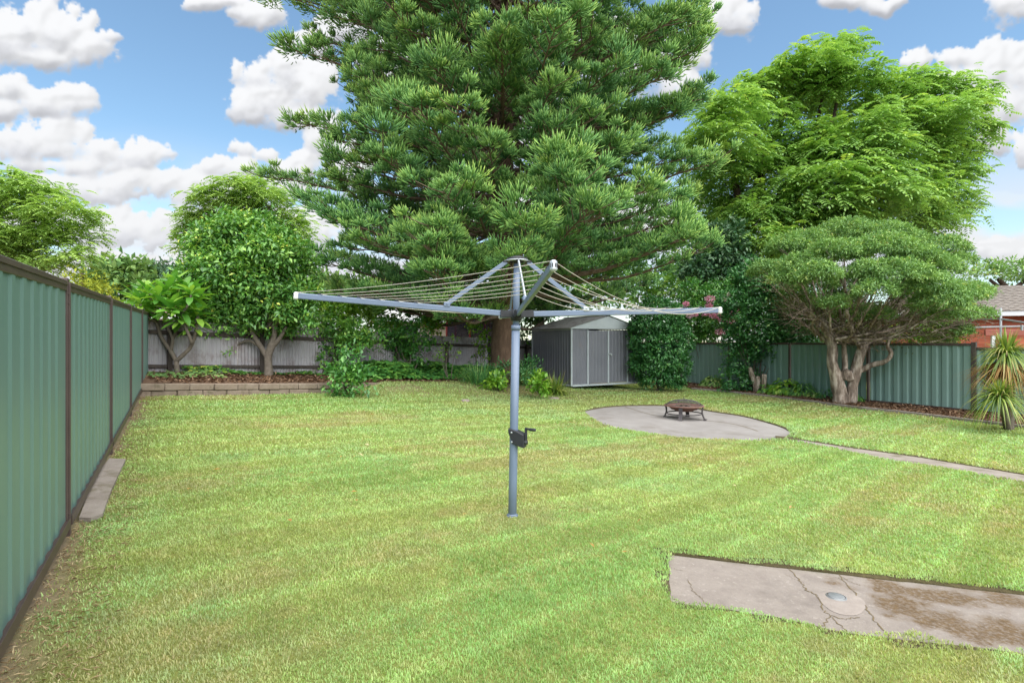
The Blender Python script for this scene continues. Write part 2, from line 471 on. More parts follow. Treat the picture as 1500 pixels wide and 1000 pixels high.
M['block'] = pbr('retaining_block', s3((0.126, 0.092, 0.069), (0.225, 0.176, 0.138), (0.324, 0.273, 0.224)), 6, 8, .95, .008, 40, wear=((0.063, 0.066, 0.026), 4, .56, .75))
M['stone'] = pbr('stone', s3((.12, .10, .085), (.24, .20, .17), (.36, .32, .28)), 9, 8, .95, .012, 30)

# ------------------------------------------------------------------ ground sheet, to the horizon
def coords(lo, hi, st, far):
    a = np.arange(lo, hi + st / 2, st); o = np.geomspace(st * 2, far, 16)
    return np.concatenate([(lo - o)[::-1], a, hi + o])
gx = coords(-10, 14, .2, 4000); gy = coords(-3, 28, .2, 4000)
GX, GY = np.meshgrid(gx, gy)
mb = MB(); mb.grid(np.stack([GX, GY, H(GX, GY) - .085], -1), smooth=True)
g = mb.build('ground', M['soil']); tag(g, kind='structure')

def poly_px(pts, dz=0, n=6):
    """polygon of ground points under pixels, edges subdivided"""
    c = [gnd(*p) for p in pts]; out = []
    for a, b in zip(c, c[1:] + c[:1]):
        for t in np.linspace(0, 1, n, endpoint=False): out.append(a * (1 - t) + b * t)
    return A(out)
def inpoly(x, y, poly):
    r = np.zeros(x.shape, bool); j = len(poly) - 1
    for i in range(len(poly)):
        xi, yi = poly[i][:2]; xj, yj = poly[j][:2]
        if yi != yj:
            r ^= ((yi > y) != (yj > y)) & (x < (xj - xi) * (y - yi) / (yj - yi) + xi)
        j = i
    return r
def polydist(x, y, poly):
    d = np.full(x.shape, 1e9)
    for i in range(len(poly)):
        a = poly[i - 1][:2]; b = poly[i][:2]; e = b - a; L = max(e @ e, 1e-9)
        t = np.clip(((x - a[0]) * e[0] + (y - a[1]) * e[1]) / L, 0, 1)
        d = np.minimum(d, np.hypot(x - a[0] - t * e[0], y - a[1] - t * e[1]))
    return d
def slab(name, poly, mat, dz, rings=12, extra=None, moss=None):
    c = poly[:, :2].mean(0); k = len(poly)
    rr = np.linspace(0.001, 1, rings)
    V = c + rr[:, None, None] * (poly[None, :, :2] - c)
    Z = H(V[..., 0], V[..., 1]) + dz
    V3 = np.concatenate([V, Z[..., None]], -1); V3 = np.concatenate([V3, V3[:, :1]], 1)
    rim = V3[-1:].copy(); rim[..., 2] -= .1
    V3 = np.concatenate([V3, rim], 0)
    mb = MB(); mb.grid(V3, tint=moss(V3) if moss else .0)
    if extra: extra(mb)
    o = mb.build(name, mat); tag(o, kind='structure'); return o

SUNK = .028
# round patio pad with a mower edge
PAD = A([gnd(*p) for p in [(857,600),(880,596),(916,593),(960,592.5),(1005,595),(1048,602),(1090,608.5),(1123,617),(1145,624),(1158,631),(1157,637),(1150,641),(1115,643.5),(1070,643),(1025,641.5),(982,638),(940,632),(903,626),(880,618),(866,611),(859,605)]])
PAD = np.vstack([spline(np.vstack([PAD, PAD[:1]]), 5)[:-1]])
def pad_joint(mb):
    mb.mi = 1
    pts = [gnd(*p) for p in [(916,594),(935,600),(958,606),(985,609),(1020,612.5),(1070,618),(1110,629),(1125,640)]]
    pp = spline(pts, 4); pp = pp[:-4]
    w = .012
    d = np.gradient(pp[:, :2], axis=0); d = norm(d); nrm = np.stack([-d[:, 1], d[:, 0]], 1)
    L = np.concatenate([pp[:, :2] + nrm * w, (H(*(pp[:, :2] + nrm * w).T) - SUNK + .003)[:, None]], 1)
    R = np.concatenate([pp[:, :2] - nrm * w, (H(*(pp[:, :2] - nrm * w).T) - SUNK + .003)[:, None]], 1)
    mb.grid(np.stack([L, R], 0)); mb.mi = 0
slab('patio', PAD, [M['conc'], M['crack']], -SUNK, 14, pad_joint)

# narrow path from the pad to the right
pu = [(1153,639.5),(1200,647),(1250,654.5),(1300,661.5),(1350,668.5),(1400,677),(1450,685),(1500,693.5),(1600,711),(1760,740)]
pl = [(1156,643),(1200,651),(1250,661),(1290,670),(1350,679),(1400,687),(1450,696),(1500,704.5),(1600,724),(1760,757)]
PU = spline([gnd(*p) for p in pu], 4); PL = spline([gnd(*p) for p in pl], 4)
tt = np.linspace(0, 1, 6)[:, None, None]
V = PU[None] * (1 - tt) + PL[None] * tt; V[..., 2] = H(V[..., 0], V[..., 1]) - .016
rim = V[-1:].copy(); rim[..., 2] -= .1
mb = MB(); mb.grid(np.concatenate([V, rim], 0)); tag(mb.build('path', M['conc_old']), kind='structure')
PATH = np.vstack([PU, PL[::-1]])

# near slab, cracked and mossy
SLAB = poly_px([(978,806),(1060,816),(1150,826),(1250,837),(1350,848),(1500,864),(1700,887),(1860,905),(1860,1010),(1700,981),(1500,952),(1400,939),(1310,930),(1260,925),(1215,918),(1170,905),(1100,893),(1040,884),(982,875)], n=10)
MOSSL = A([gnd(*p)[:2] for p in [(1270,852),(1310,872),(1345,884),(1380,892),(1430,905),(1500,915),(1600,925)]])
MOSSU = A([gnd(*p)[:2] for p in [(1300,856),(1390,868),(1440,872),(1500,878),(1600,890)]])
def linedist(x, y, L):
    d = np.full(x.shape, 9.)
    for a, b in zip(L[:-1], L[1:]):
        e = b - a; t = np.clip(((x - a[0]) * e[0] + (y - a[1]) * e[1]) / (e @ e), 0, 1)
        d = np.minimum(d, np.hypot(x - a[0] - t * e[0], y - a[1] - t * e[1]))
    return d
def moss_at(V):
    x, y = V[..., 0], V[..., 1]
    d = np.minimum(linedist(x, y, MOSSL), linedist(x, y, MOSSU) + .02)
    n = fbm(x * 6, y * 6, 5, 41)
    return np.clip(sstep(.24, .05, d + (n - .5) * .6) , 0, 1)
def strip(mb, pts, w, dz, rg=np.random.default_rng(3), jit=.012):
    pp = spline([gnd(*p) for p in pts], 8); pp[:, :2] += rg.normal(size=(len(pp), 2)) * jit * .5
    d = norm(np.gradient(pp[:, :2], axis=0)); nr = np.stack([-d[:, 1], d[:, 0]], 1)
    ww = (w * (.4 + 1.2 * rg.random(len(pp))))[:, None]
    e = []
    for s in (1, -1):
        q = pp[:, :2] + nr * ww * s; e.append(np.concatenate([q, (H(q[:, 0], q[:, 1]) + dz)[:, None]], 1))
    mb.grid(np.stack(e, 0))
def slab_extra(mb):
    mb.mi = 1
    for pts, w in [([(1152,820),(1168,840),(1180,855),(1196,866),(1208,886),(1218,897),(1246,921)], .008), ([(1228,834),(1248,858),(1265,880),(1282,902),(1303,925)], .008),
                   ([(1008,842),(1013,857),(1028,870),(1042,884)], .005), ([(1215,895),(1206,908),(1198,916)], .006), ([(1218,894),(1235,899),(1258,897)], .007),
                   ([(1150,835),(1165,842),(1176,846)], .003), ([(979,822),(992,828),(1001,830)], .003), ([(1232,838),(1246,846),(1262,851)], .004),
                   ([(1222,839),(1236,842),(1250,841)], .003)]:
        strip(mb, pts, w * .38, -SUNK + .003)
    mb.mi = 2                                               # pale mortar patch round the drain
    ring = A([gnd(*p) for p in [(1197,864),(1212,858),(1232,858),(1256,866),(1268,877),(1262,890),(1245,894),(1222,889),(1206,878)]])
    ring = spline(np.vstack([ring, ring[:1]]), 4)[:-1]; c = ring.mean(0)
    V = np.stack([c + (ring - c) * s for s in (.001, .5, .85, 1.0)], 0); V = np.concatenate([V, V[:, :1]], 1)
    V[..., 2] = H(V[..., 0], V[..., 1]) + A([.008, .007, .006, .002])[:, None] - SUNK
    mb.grid(V, smooth=True); mb.mi = 0
mm, nt, out = newmat('mossy_concrete')
bb = N(nt, 'ShaderNodeBsdfPrincipled'); nt.links.new(bb.outputs[0], out.inputs[0]); bb.inputs['Roughness'].default_value = .9
base = ramp(nt, s3((0.143, 0.114, 0.101), (0.227, 0.195, 0.170), (0.318, 0.280, 0.245)), noise(nt, 7, 10, .72))
pits = N(nt, 'ShaderNodeMapRange'); pits.inputs['From Min'].default_value = .60; pits.inputs['From Max'].default_value = .70
nt.links.new(noise(nt, 34, 4, .6), pits.inputs['Value']); base = mixc(nt, pits.outputs[0], base, (.30, .265, .235))
p2 = N(nt, 'ShaderNodeMapRange'); p2.inputs['From Min'].default_value = .52; p2.inputs['From Max'].default_value = .72; p2.inputs['To Max'].default_value = .6
nt.links.new(noise(nt, 2.3, 7, .7), p2.inputs['Value']); base = mixc(nt, p2.outputs[0], base, (.10, .082, .072))
at = N(nt, 'ShaderNodeAttribute', attribute_name='tint')
br = N(nt, 'ShaderNodeMath', operation='MULTIPLY_ADD'); nt.links.new(noise(nt, 45, 5, .7), br.inputs[0]); br.inputs[1].default_value = 3.6; br.inputs[2].default_value = -.95
mu = N(nt, 'ShaderNodeMath', operation='MULTIPLY', use_clamp=True); nt.links.new(br.outputs[0], mu.inputs[0]); nt.links.new(at.outputs['Fac'], mu.inputs[1])
mo = ramp(nt, s3((.042, .027, .013), (.105, .064, .027), (.18, .12, .055)), noise(nt, 26, 5, .7))
col_ = mixc(nt, mu.outputs[0], base, mo); nt.links.new(col_, bb.inputs['Base Color'])
bp = N(nt, 'ShaderNodeBump'); bp.inputs['Distance'].default_value = .006; nt.links.new(noise(nt, 55, 6, .7), bp.inputs['Height']); nt.links.new(bp.outputs[0], bb.inputs['Normal'])
M['mossy'] = mm
M['patch'] = pbr('mortar_patch', s3((0.206, 0.174, 0.150), (0.265, 0.228, 0.202), (0.323, 0.286, 0.253)), 18, 6, .9, .004, 60)
slab('pavement', SLAB, [M['mossy'], M['crack'], M['patch']], -SUNK, 60, slab_extra, moss_at)
mb = MB(); c = gnd(1225, 868.5) - A([0, 0, SUNK + .002]); mb.lathe([(0, .017), (.040, .017), (.046, .015), (.046, .0)], c, 20)
mb.lathe([(.050, .014), (.056, .012), (.056, .0)], c, 20)
tag(mb.build('drain_cap', pbr('drain_metal', s3((.13, .14, .145), (.22, .23, .235), (.3, .31, .32)), 20, 3, .5, 0, metal=.3)),
    'small round grey metal drain cap set in the pale mortar patch', 'drain cap')

# narrow slab by the left fence
STRIP = poly_px([(116,763),(133,764),(150,758),(163,722),(184,676),(160,675),(140,700)], n=5)
slab('paving_strip', STRIP, M['conc_old'], .028, 8)

# ------------------------------------------------------------------ lawn
def fx_left(z): return -.6 * z - .766                      # the line of the left fence
EDGE_PX = [(1013,570),(1060,574),(1120,580.5),(1180,588),(1240,596),(1300,602.5),(1360,609.5),(1430,618),(1500,626.5),(1600,638),(1760,657)]
EDGE = spline([gnd(*p) for p in EDGE_PX], 4)
def rfence(s): return A([10.83 - 3.83 * s, 12.8 + 8.2 * s])   # line of the right fence
BEDR = np.vstack([EDGE[:, :2], [rfence(-.75)], [rfence(.0)], [rfence(.5)], [rfence(1.0)], [rfence(1.12)]])
GRASSCOL = dict(green=(.325, .52, .16), yel=(.45, .54, .185), teal=(.37, .60, .28), brown=(.50, .41, .22), deep=(.22, .41, .10))
def lawn_col(x, y, rg, n):
    """the lawn's own colours: mown stripes, straw-coloured scalped patches, cooler lush patches"""
    g = {k: A(v) for k, v in GRASSCOL.items()}
    s = -.66 * x + .75 * y; u = .75 * x + .66 * y
    wob = (fbm(x * .5, y * .5, 2, 61) - .5) * .4
    band = np.sin((s + wob) / .50 * PI)
    line = np.exp(-(((s + wob) / .50 + .5) % 1 - .5) ** 2 / .014)
    a = fbm(x * .5, y * .5, 4, 51); b = fbm(s * 1.1, u * .45, 5, 52); c = fbm(x * .9, y * .9, 4, 53); e = fbm(x * 5, y * 5, 3, 54)
    col = np.repeat(g['green'][None], n, 0)
    def mixin(w, k):
        nonlocal col; w = np.clip(w, 0, 1)[:, None]; col = col * (1 - w) + g[k] * w
    mixin(sstep(.36, .62, a) * .85, 'yel')
    mixin(sstep(.54, .70, c) * .55, 'teal')
    mixin(sstep(.56, .70, b + (e - .5) * .3) * .62, 'brown')
    mixin(sstep(.50, .30, a) * sstep(.5, .35, c) * .55, 'deep')
    dfar = np.hypot(x, y)
    mixin((.5 + .5 * band) * .22 + line * .30, 'teal')
    mixin((.5 - .5 * band) * .18, 'yel')
    col *= (1 + .05 * band + .20 * line)[:, None]
    # bare, shaded strip under the pine and by the mound
    near = sstep(4.6, 1.2, np.hypot((x + .3) / 1.5, y - 14.2) + (e - .5) * 2.0)
    mixin(near * .2, 'brown')
    mixin(sstep(.68, .85, rg.random(n)) * (.15 + .5 * sstep(.45, .65, b)), 'brown')
    f = fbm(x * 14, y * 14, 3, 57); f2 = fbm(x * 3.1, y * 3.1, 3, 58)
    mixin(sstep(.60, .74, f) * .30, 'brown'); col *= (1 + .45 * (f - .5) + .25 * (f2 - .5))[:, None]
    col *= (.82 + .36 * rg.random(n))[:, None]
    return col
SMID0 = gnd(980, 840); SMID1 = gnd(1500, 906)
def lawn_mask(x, y, rg):
    n = len(x); k = np.ones(n, bool); e = fbm(x * 2.6, y * 2.6, 3, 71)
    for poly, m in ((PAD, .0), (SLAB, -.012), (PATH, -.005), (STRIP, .0)):
        ins = inpoly(x, y, poly); d = polydist(x, y, poly); sd = np.where(ins, -d, d)
        e2 = fbm(x * 9, y * 9, 3, 72); amp = np.where(y < np.interp(x, [SMID0[0], SMID1[0]], [SMID0[1], SMID1[1]]), .34, .06) if poly is SLAB else .12; k &= sd > m - amp * np.clip(e - .5, -.06, .5) - .07 * (e2 - .5)
    # ragged tufts creeping over the near edge of the slab
    lf = x - fx_left(y); k &= lf > .06
    p = sstep(.02, .24 + .10 * sstep(4.5, 2.5, y), lf - .05 * sstep(4.5, 2.5, y) + (e - .5) * .4); k &= rg.random(n) < .10 + .9 * p
    k &= ~inpoly(x, y, BEDR) & (polydist(x, y, EDGE[:, :2]) > .04)
    t, nn = fencecoords(x, y)
    k &= nn > WALLOFF + np.where(t < 4.2, .06, -.05)
    bare = sstep(2.8, 1.0, np.hypot((x + .3) / 1.5, y - 14.4)) ; k &= rg.random(n) > bare * .25
    q = gnd(590, 566); k &= rg.random(n) > .5 * sstep(.8, .1, np.hypot((x - q[0]) / 1.3, y - q[1]) + (e - .5))
    q = gnd(930, 580); k &= rg.random(n) > .5 * sstep(2.2, .6, np.hypot((x - q[0]), y - q[1]) + (e - .5) * 2)
    # shed and trunk feet
    k &= np.hypot(x + .27, y - 15.4) > .7
    return k
def grass(seed=1):
    rg = np.random.default_rng(seed)
    Vs, Fq, Ft, Cs = [], [], [], []; n0 = 0
    for (r0, r1, dens, hgt, wid) in ((1.6, 3.2, 20000, .0150, .0036), (3.2, 4.6, 13000, .0165, .0046), (4.6, 6.5, 7000, .019, .0066), (6.5, 9.5, 3000, .025, .0100), (9.5, 14, 1200, .031, .016), (14, 24, 450, .034, .026)):
        amax = math.radians(59); n = int(dens * amax * (r1 * r1 - r0 * r0))
        r = np.sqrt(r0 * r0 + rg.random(n) * (r1 * r1 - r0 * r0)); a = (rg.random(n) * 2 - 1) * amax
        x = r * np.sin(a); y = r * np.cos(a)
        k = (x > -9) & (x < 13.5) & (y < 23); x, y = x[k], y[k]
        k = lawn_mask(x, y, rg); x, y = x[k], y[k]; n = len(x)
        z = H(x, y) - .004
        az = rg.random(n) * 2 * PI
        lean = .25 + .75 * rg.random(n)
        tuft = .75 + .6 * fbm(x * 4, y * 4, 2, 81)
        h = hgt * (.55 + .75 * rg.random(n)) * tuft
        d = np.stack([np.cos(az), np.sin(az), np.zeros(n)], 1); s = np.stack([-np.sin(az), np.cos(az), np.zeros(n)], 1)
        p = np.stack([x, y, z], 1); w = (wid * (.7 + .6 * rg.random(n)))[:, None]
        hh = h[:, None]; ll = lean[:, None]; zz = A([0, 0, 1.])
        m = p + d * hh * ll * .35 + zz * hh * .6; t = p + d * hh * ll * 1.0 + zz * hh * (1.05 - .35 * ll)
        V = np.stack([p - s * w / 2, p + s * w / 2, m - s * w * .42, m + s * w * .42, t], 1).reshape(-1, 3)
        i = np.arange(n)[:, None] * 5 + n0
        Fq.append(i + A([[0, 1, 3, 2]])); Ft.append(i + A([[2, 3, 4]]))
        c = lawn_col(x, y, rg, n)
        Vs.append(V); Cs.append(np.repeat(c, 5, 0)); n0 += len(V)
    o = build('lawn_grass', np.concatenate(Vs), [np.concatenate(Fq), np.concatenate(Ft)], leafmat('grass_blade', None, .48, .02, .5, 'col'), col=np.concatenate(Cs))
    tag(o, 'short mown lawn with pale stripes and straw coloured patches', 'grass', kind='stuff')
grass()
# turf sheet under the blades: thatch where the lawn grows, bare earth along the fence and under the pine
mt, nt, out = newmat('turf'); tb_ = N(nt, 'ShaderNodeBsdfPrincipled'); nt.links.new(tb_.outputs[0], out.inputs[0]); tb_.inputs['Roughness'].default_value = .95
at = N(nt, 'ShaderNodeAttribute', attribute_name='tint')
ca = ramp(nt, s3((.10, .07, .04), (.20, .15, .09), (.30, .23, .15)), noise(nt, 9, 7, .65)); cb_ = ramp(nt, s3((.10, .13, .028), (.18, .20, .045), (.26, .23, .08)), noise(nt, 4, 7, .65))
nt.links.new(mixc(nt, at.outputs['Fac'], ca, cb_), tb_.inputs['Base Color'])
bp = N(nt, 'ShaderNodeBump'); bp.inputs['Distance'].default_value = .012; nt.links.new(noise(nt, 50, 5, .7), bp.inputs['Height']); nt.links.new(bp.outputs[0], tb_.inputs['Normal'])
xs = np.arange(-9.4, 15, .1); ys = np.arange(-.5, 24.5, .1); TX, TY = np.meshgrid(xs, ys)
ok = (TX - fx_left(TY) > -.35) & (fencecoords(TX, TY)[1] > WALLOFF - .4)
for poly in (PAD, SLAB, PATH):
    bx = (TX > poly[:, 0].min() - .1) & (TX < poly[:, 0].max() + .1) & (TY > poly[:, 1].min() - .1) & (TY < poly[:, 1].max() + .1)
    kx = np.zeros(TX.shape, bool); kx[bx] = inpoly(TX[bx], TY[bx], poly); ok &= ~kx
lf = TX - fx_left(TY); e = fbm(TX * 2.6, TY * 2.6, 3, 71)
gr = sstep(.0, .30, lf + (e - .5) * .4) * (1 - .45 * sstep(2.4, .8, np.hypot((TX + .3) / 1.5, TY - 14.6) + (e - .5) * 2))
q_ = gnd(590, 566); gr = gr * (1 - .6 * sstep(.8, .1, np.hypot((TX - q_[0]) / 1.3, TY - q_[1]) + (e - .5)))
idx = np.arange(TX.size).reshape(TX.shape)
q = np.stack([idx[:-1, :-1], idx[:-1, 1:], idx[1:, 1:], idx[1:, :-1]], -1); kk = ok[:-1, :-1] & ok[:-1, 1:] & ok[1:, 1:] & ok[1:, :-1]
tag(build('lawn', np.stack([TX, TY, H(TX, TY) - .006], -1).reshape(-1, 3), q[kk].reshape(-1, 4), mt, smooth=True, tint=gr.ravel()), kind='structure')
M['edge_soil'] = pbr('edge_soil', s3((.035, .028, .015), (.08, .065, .03), (.13, .11, .045)), 12, 6, 1, .02, 30)
mb = MB()
for poly in (PAD, SLAB, PATH):
    c = poly[:, :2]; d = norm(np.roll(c, -1, 0) - np.roll(c, 1, 0)); nr = np.stack([d[:, 1], -d[:, 0]], 1)
    t_ = c + nr * .03; sgn = -1 if inpoly(t_[:, 0], t_[:, 1], poly).mean() > .5 else 1; nr = nr * sgn
    jit = (fbm(c[:, 0] * 5, c[:, 1] * 5, 3, 19) - .5) * .05
    rows = []
    for off, dz in ((.20, -.010), (.015, -.009), (.004, -.02), (-.004, -.06)):
        p2 = c + nr * (off + (jit[:, None] if off < .1 else 0)); rows.append(np.column_stack([p2, H(p2[:, 0], p2[:, 1]) + dz]))
    V = A(rows); V = np.concatenate([V, V[:, :1]], 1); mb.grid(V)
tag(mb.build('soil_border', M['edge_soil']), kind='structure')

# straw, fallen leaves and clippings
def litter(name, pts, L, W, mat, label, cat, seed, dz=.02):
    rg = np.random.default_rng(seed); n = len(pts)
    ax = rdir(rg, n); ax[:, 2] *= .25; ax = norm(ax); up = norm(rdir(rg, n) * .4 + A([0, 0, 1]))
    V, f = leaf4(pts + A([0, 0, dz]), ax, up, L * (.5 + rg.random(n)), W * (.6 + .8 * rg.random(n)), .1)
    tag(build(name, V, f, mat, tint=np.repeat(rg.random(n), 4)), label, cat, kind='stuff')
rg = np.random.default_rng(5)
# strip of dry clippings at the foot of the left fence
n = 6000; z = .8 + rg.random(n) ** 1.3 * 10.5; x = fx_left(z) + .05 + rg.random(n) ** 1.5 * .38
kc = ~(inpoly(x, z, STRIP) & (rg.random(n) > .06)); x, z = x[kc], z[kc]
litter('dry_clippings', np.stack([x, z, H(x, z)], 1), .032, .005, leafmat('straw', s3((.20, .13, .07), (.36, .27, .16), (.50, .42, .26)), .2, 0), 'pale dry grass clippings along the foot of the green fence', 'clippings', 6, .006)
n = 150; x = rg.random(n) * 15 - 6; y = 3 + rg.random(n) * 12; k = lawn_mask(x, y, rg) & (x - fx_left(y) > .6); x, y = x[k], y[k]
litter('fallen_leaves', np.stack([x, y, H(x, y)], 1), .06, .022, leafmat('dead_leaf', s3((.30, .17, .06), (.45, .30, .10), (.55, .48, .30)), .2, 0), 'scattered fallen yellow leaves lying on the lawn', 'leaves', 7, .032)

# ------------------------------------------------------------------ beds
def bedsheet(name, a, b, fn, mat, n=14):
    t = np.linspace(0, 1, n)[:, None, None]; V = a[None] * (1 - t) + b[None] * t
    z = fn(V[..., 0], V[..., 1]); V = np.concatenate([V[..., :2], z[..., None]], -1)
    mb = MB(); mb.grid(V, smooth=True); return tag(mb.build(name, mat), kind='structure')
ts = np.linspace(-.9, 14.5, 80)
f0 = B0 + BE * ts[:, None] + BN * -.3; f1 = B0 + BE * ts[:, None] + BN * np.where(ts < 4.4, WALLOFF - .06, WALLOFF + .02)[:, None]
bedsheet('mulch_bed', f0, f1, lambda x, y: Hbed(x, y), M['mulch'])
k = 70; ei = EDGE[np.linspace(0, len(EDGE) - 1, k).astype(int)][:, :2]
fi = A([rfence(s) for s in np.linspace(1.12, -.75, k)]) + A([.3, .15])
def Hb2(x, y): return H(x, y) + .035 + .05 * (fbm(np.asarray(x) * 2, np.asarray(y) * 2, 3, 15) - .4)
bedsheet('mulch_bed', ei, fi, Hb2, M['mulch'])
rg = np.random.default_rng(8)
n = 7000; t = rg.random(n) * 10.5 - .4; w = .1 + rg.random(n) * 1.95; q = B0 + BE * t[:, None] + BN * w[:, None]
litter('bark_mulch', np.stack([q[:, 0], q[:, 1], Hbed(q[:, 0], q[:, 1])], 1), .085, .034, M['chip'], 'brown bark chips on the raised bed by the grey iron fence', 'mulch', 9, .012)
n = 12000; i = rg.random(n); j = rg.random(n); ii = (i * (k - 1)).astype(int); q = ei[ii] * (1 - j[:, None]) + fi[ii] * j[:, None] + rg.normal(size=(n, 2)) * .06
kq = inpoly(q[:, 0], q[:, 1], BEDR); q = q[kq]
litter('bark_mulch', np.stack([q[:, 0], q[:, 1], Hb2(q[:, 0], q[:, 1])], 1), .07, .028, M['chip'], 'brown bark chips in the long bed under the paperbark tree', 'mulch', 10, .012)
# concrete mowing edge
mb = MB()
for a, b in zip(EDGE[:-1], EDGE[1:]):
    za = H(a[0], a[1]); zb = H(b[0], b[1]); mb.bar((a[0], a[1], za + .012), (b[0], b[1], zb + .012), .07, .09, bev=.01)
tag(mb.build('garden_edging', M['conc_old']), 'thin pale concrete edging between the lawn and the long mulch bed', 'edging')

# retaining wall of blocks, stones, low timber edging
mb = MB(); rg = np.random.default_rng(4)
t = -.95
while t < 4.3:
    L = .40 + .02 * rg.random()
    for row in range(2):
        o = (row % 2) * .2
        a = B0 + BE * (t + o) + BN * WALLOFF; b = B0 + BE * (t + o + L - .008) + BN * WALLOFF
        za = G0(a[0]) - .03 + row * .125; zb = G0(b[0]) - .03 + row * .125
        j = rg.normal() * .012
        mb.bar((a[0] + BN[0] * j, a[1] + BN[1] * j, za + .062), (b[0] + BN[0] * j, b[1] + BN[1] * j, zb + .062), .15, .118, bev=.012)
    t += L
tag(mb.build('retaining_wall', M['block']), 'low wall of weathered concrete blocks holding up the raised mulch bed', 'wall', kind='thing')
def rock(name, c, r, seed, mat, label, cat='rock', group=None):
    import bmesh
    bm = bmesh.new(); bmesh.ops.create_icosphere(bm, subdivisions=3, radius=1)
    v = A([list(p.co) for p in bm.verts]); f = A([[q.index for q in p.verts] for p in bm.faces]); bm.free()
    nz = fbm(v[:, 0] * 1.3 + v[:, 2] + 5, v[:, 1] * 1.3 - v[:, 2] * .7 + 5, 4, seed); v = v * (.72 + .6 * nz)[:, None]
    v = np.clip(v, -.86, .86) * A(r) + A(c)
    tag(build(name, v, f, mat, smooth=False), label, cat, group)
rock('stone', gnd(225, 577) + A([0, 0, .04]), (.26, .18, .09), 3, M['stone'], 'flat pale stone against the green fence at the end of the block wall', 'stone')
rock('stone', gnd(236, 566) + A([.0, .1, .1]), (.22, .2, .10), 5, M['stone'], 'mossy stone stepping up to the raised bed beside the block wall', 'stone')
rock('rock', gnd(266, 562) + A([0, .25, .16]), (.2, .15, .12), 8, pbr('greenish_rock', s3((.10, .11, .085), (.20, .21, .17), (.32, .32, .27)), 10, 7, .95, .012, 30), 'greenish rock on the bed at the foot of the frangipani', 'rock')
rock('rock', gnd(682, 588), (.11, .09, .06), 9, M['stone'], 'small brownish rock half buried in the lawn before the pine', 'rock')
rock('rock', gnd(812, 584), (.14, .10, .05), 12, M['stone'], 'low grey rock in front of the strappy clump by the shed', 'rock')
mb = MB(); a = gnd(612, 551.5); b = gnd(700, 550); mb.bar(a + A([0, 0, .06]), b + A([0, 0, .06]), .08, .16, bev=.01)
tag(mb.build('timber_edging', M['darkwood']), 'weathered timber board edging the bed of leafy ground cover', 'edging')
# ------------------------------------------------------------------ fences
def trap_profile(L, period=.19, rib=.5, depth=.028):
    """trapezoid rib profile along a sheet: distances and offsets"""
    d = [0]; o = [0.0]; x = .03
    while x + period * .9 < L:
        for a, v in ((0, 0), (.14, 1), (.14 + .28 * rib * 2, 1), (.28 + .28 * rib * 2, 0)):
            d.append(x + a * period); o.append(v * depth)
        x += period
    d.append(L); o.append(0.0); return A(d), A(o)
def sheet(name, p0, p1, z0, z1, mat, parent, depth=.028, period=.19, side=1, sine=False, mid=()):
    """profiled sheet from p0 to p1 (xy), bottoms z0=(a,b), tops z1=(a,b)"""
    p0 = A(p0, float); p1 = A(p1, float); L = np.linalg.norm(p1 - p0); e = (p1 - p0) / L; nr = A([-e[1], e[0]]) * side
    if sine:
        d = np.linspace(0, L, int(L / period * 8)); o = depth * np.sin(d / period * 2 * PI)
    else: d, o = trap_profile(L, period, .5, depth)
    xy = p0 + e * d[:, None] + nr * o[:, None]; f = d / L
    zb = z0[0] * (1 - f) + z0[1] * f; zt = z1[0] * (1 - f) + z1[1] * f
    rows = [np.concatenate([xy, (zb * (1 - t) + zt * t)[:, None]], 1) for t in (0, *mid, 1)]
    mb = MB(); mb.grid(np.stack(rows, 0), smooth=sine)
    back = [r - np.concatenate([nr * .004, [0]]) for r in rows]; mb.grid(np.stack(back, 0)[:, ::-1], smooth=sine)
    return mb.build(name, mat, parent)

# left boundary: green sheet steel in brown frames, five bays in view and one behind the camera
fl = empty('sheet_metal_fence', (fx_left(3.44), 3.44, float(H(fx_left(3.44), 3.44))))
tag(fl, 'green ribbed steel fence with brown posts and rails running close beside the lawn', 'fence')
zz = [3.44 + 2.03 * k for k in range(-2, 5)]
bot = lambda z: .021 + .0538 * z + .02
top = lambda z: 1.686 + .0275 * z
pt = lambda z: A([fx_left(z), z])
wob_rg = np.random.default_rng(3)
for i, z in enumerate(zz):
    mb = MB(); x, y = pt(z)
    e = norm(A([-.6, 1.])); R = np.stack([A([e[0], e[1], 0]), A([-e[1], e[0], 0]), A([0, 0, 1.])], 1)
    h = top(z) - bot(z) + .12
    # two back-to-back channels
    mb.box((x, y, bot(z) - .1 + h / 2), (.040, .058, h), R, .004)
    mb.box((x + R[0, 1] * -.034, y + R[1, 1] * -.034, bot(z) - .1 + h / 2 - .01), (.014, .012, h - .04), R, .002)
    for dz in (.05, .11, h - .18, h - .24):
        for q in (-.012, .012):
            c = A([x + R[0, 0] * q - R[0, 1] * .029, y + R[1, 0] * q - R[1, 1] * .029, bot(z) - .02 + dz]); mb.tube([c, c - R[:, 1] * .005], .0055, 6)
    mb.build('post', M['brownsteel'], fl)
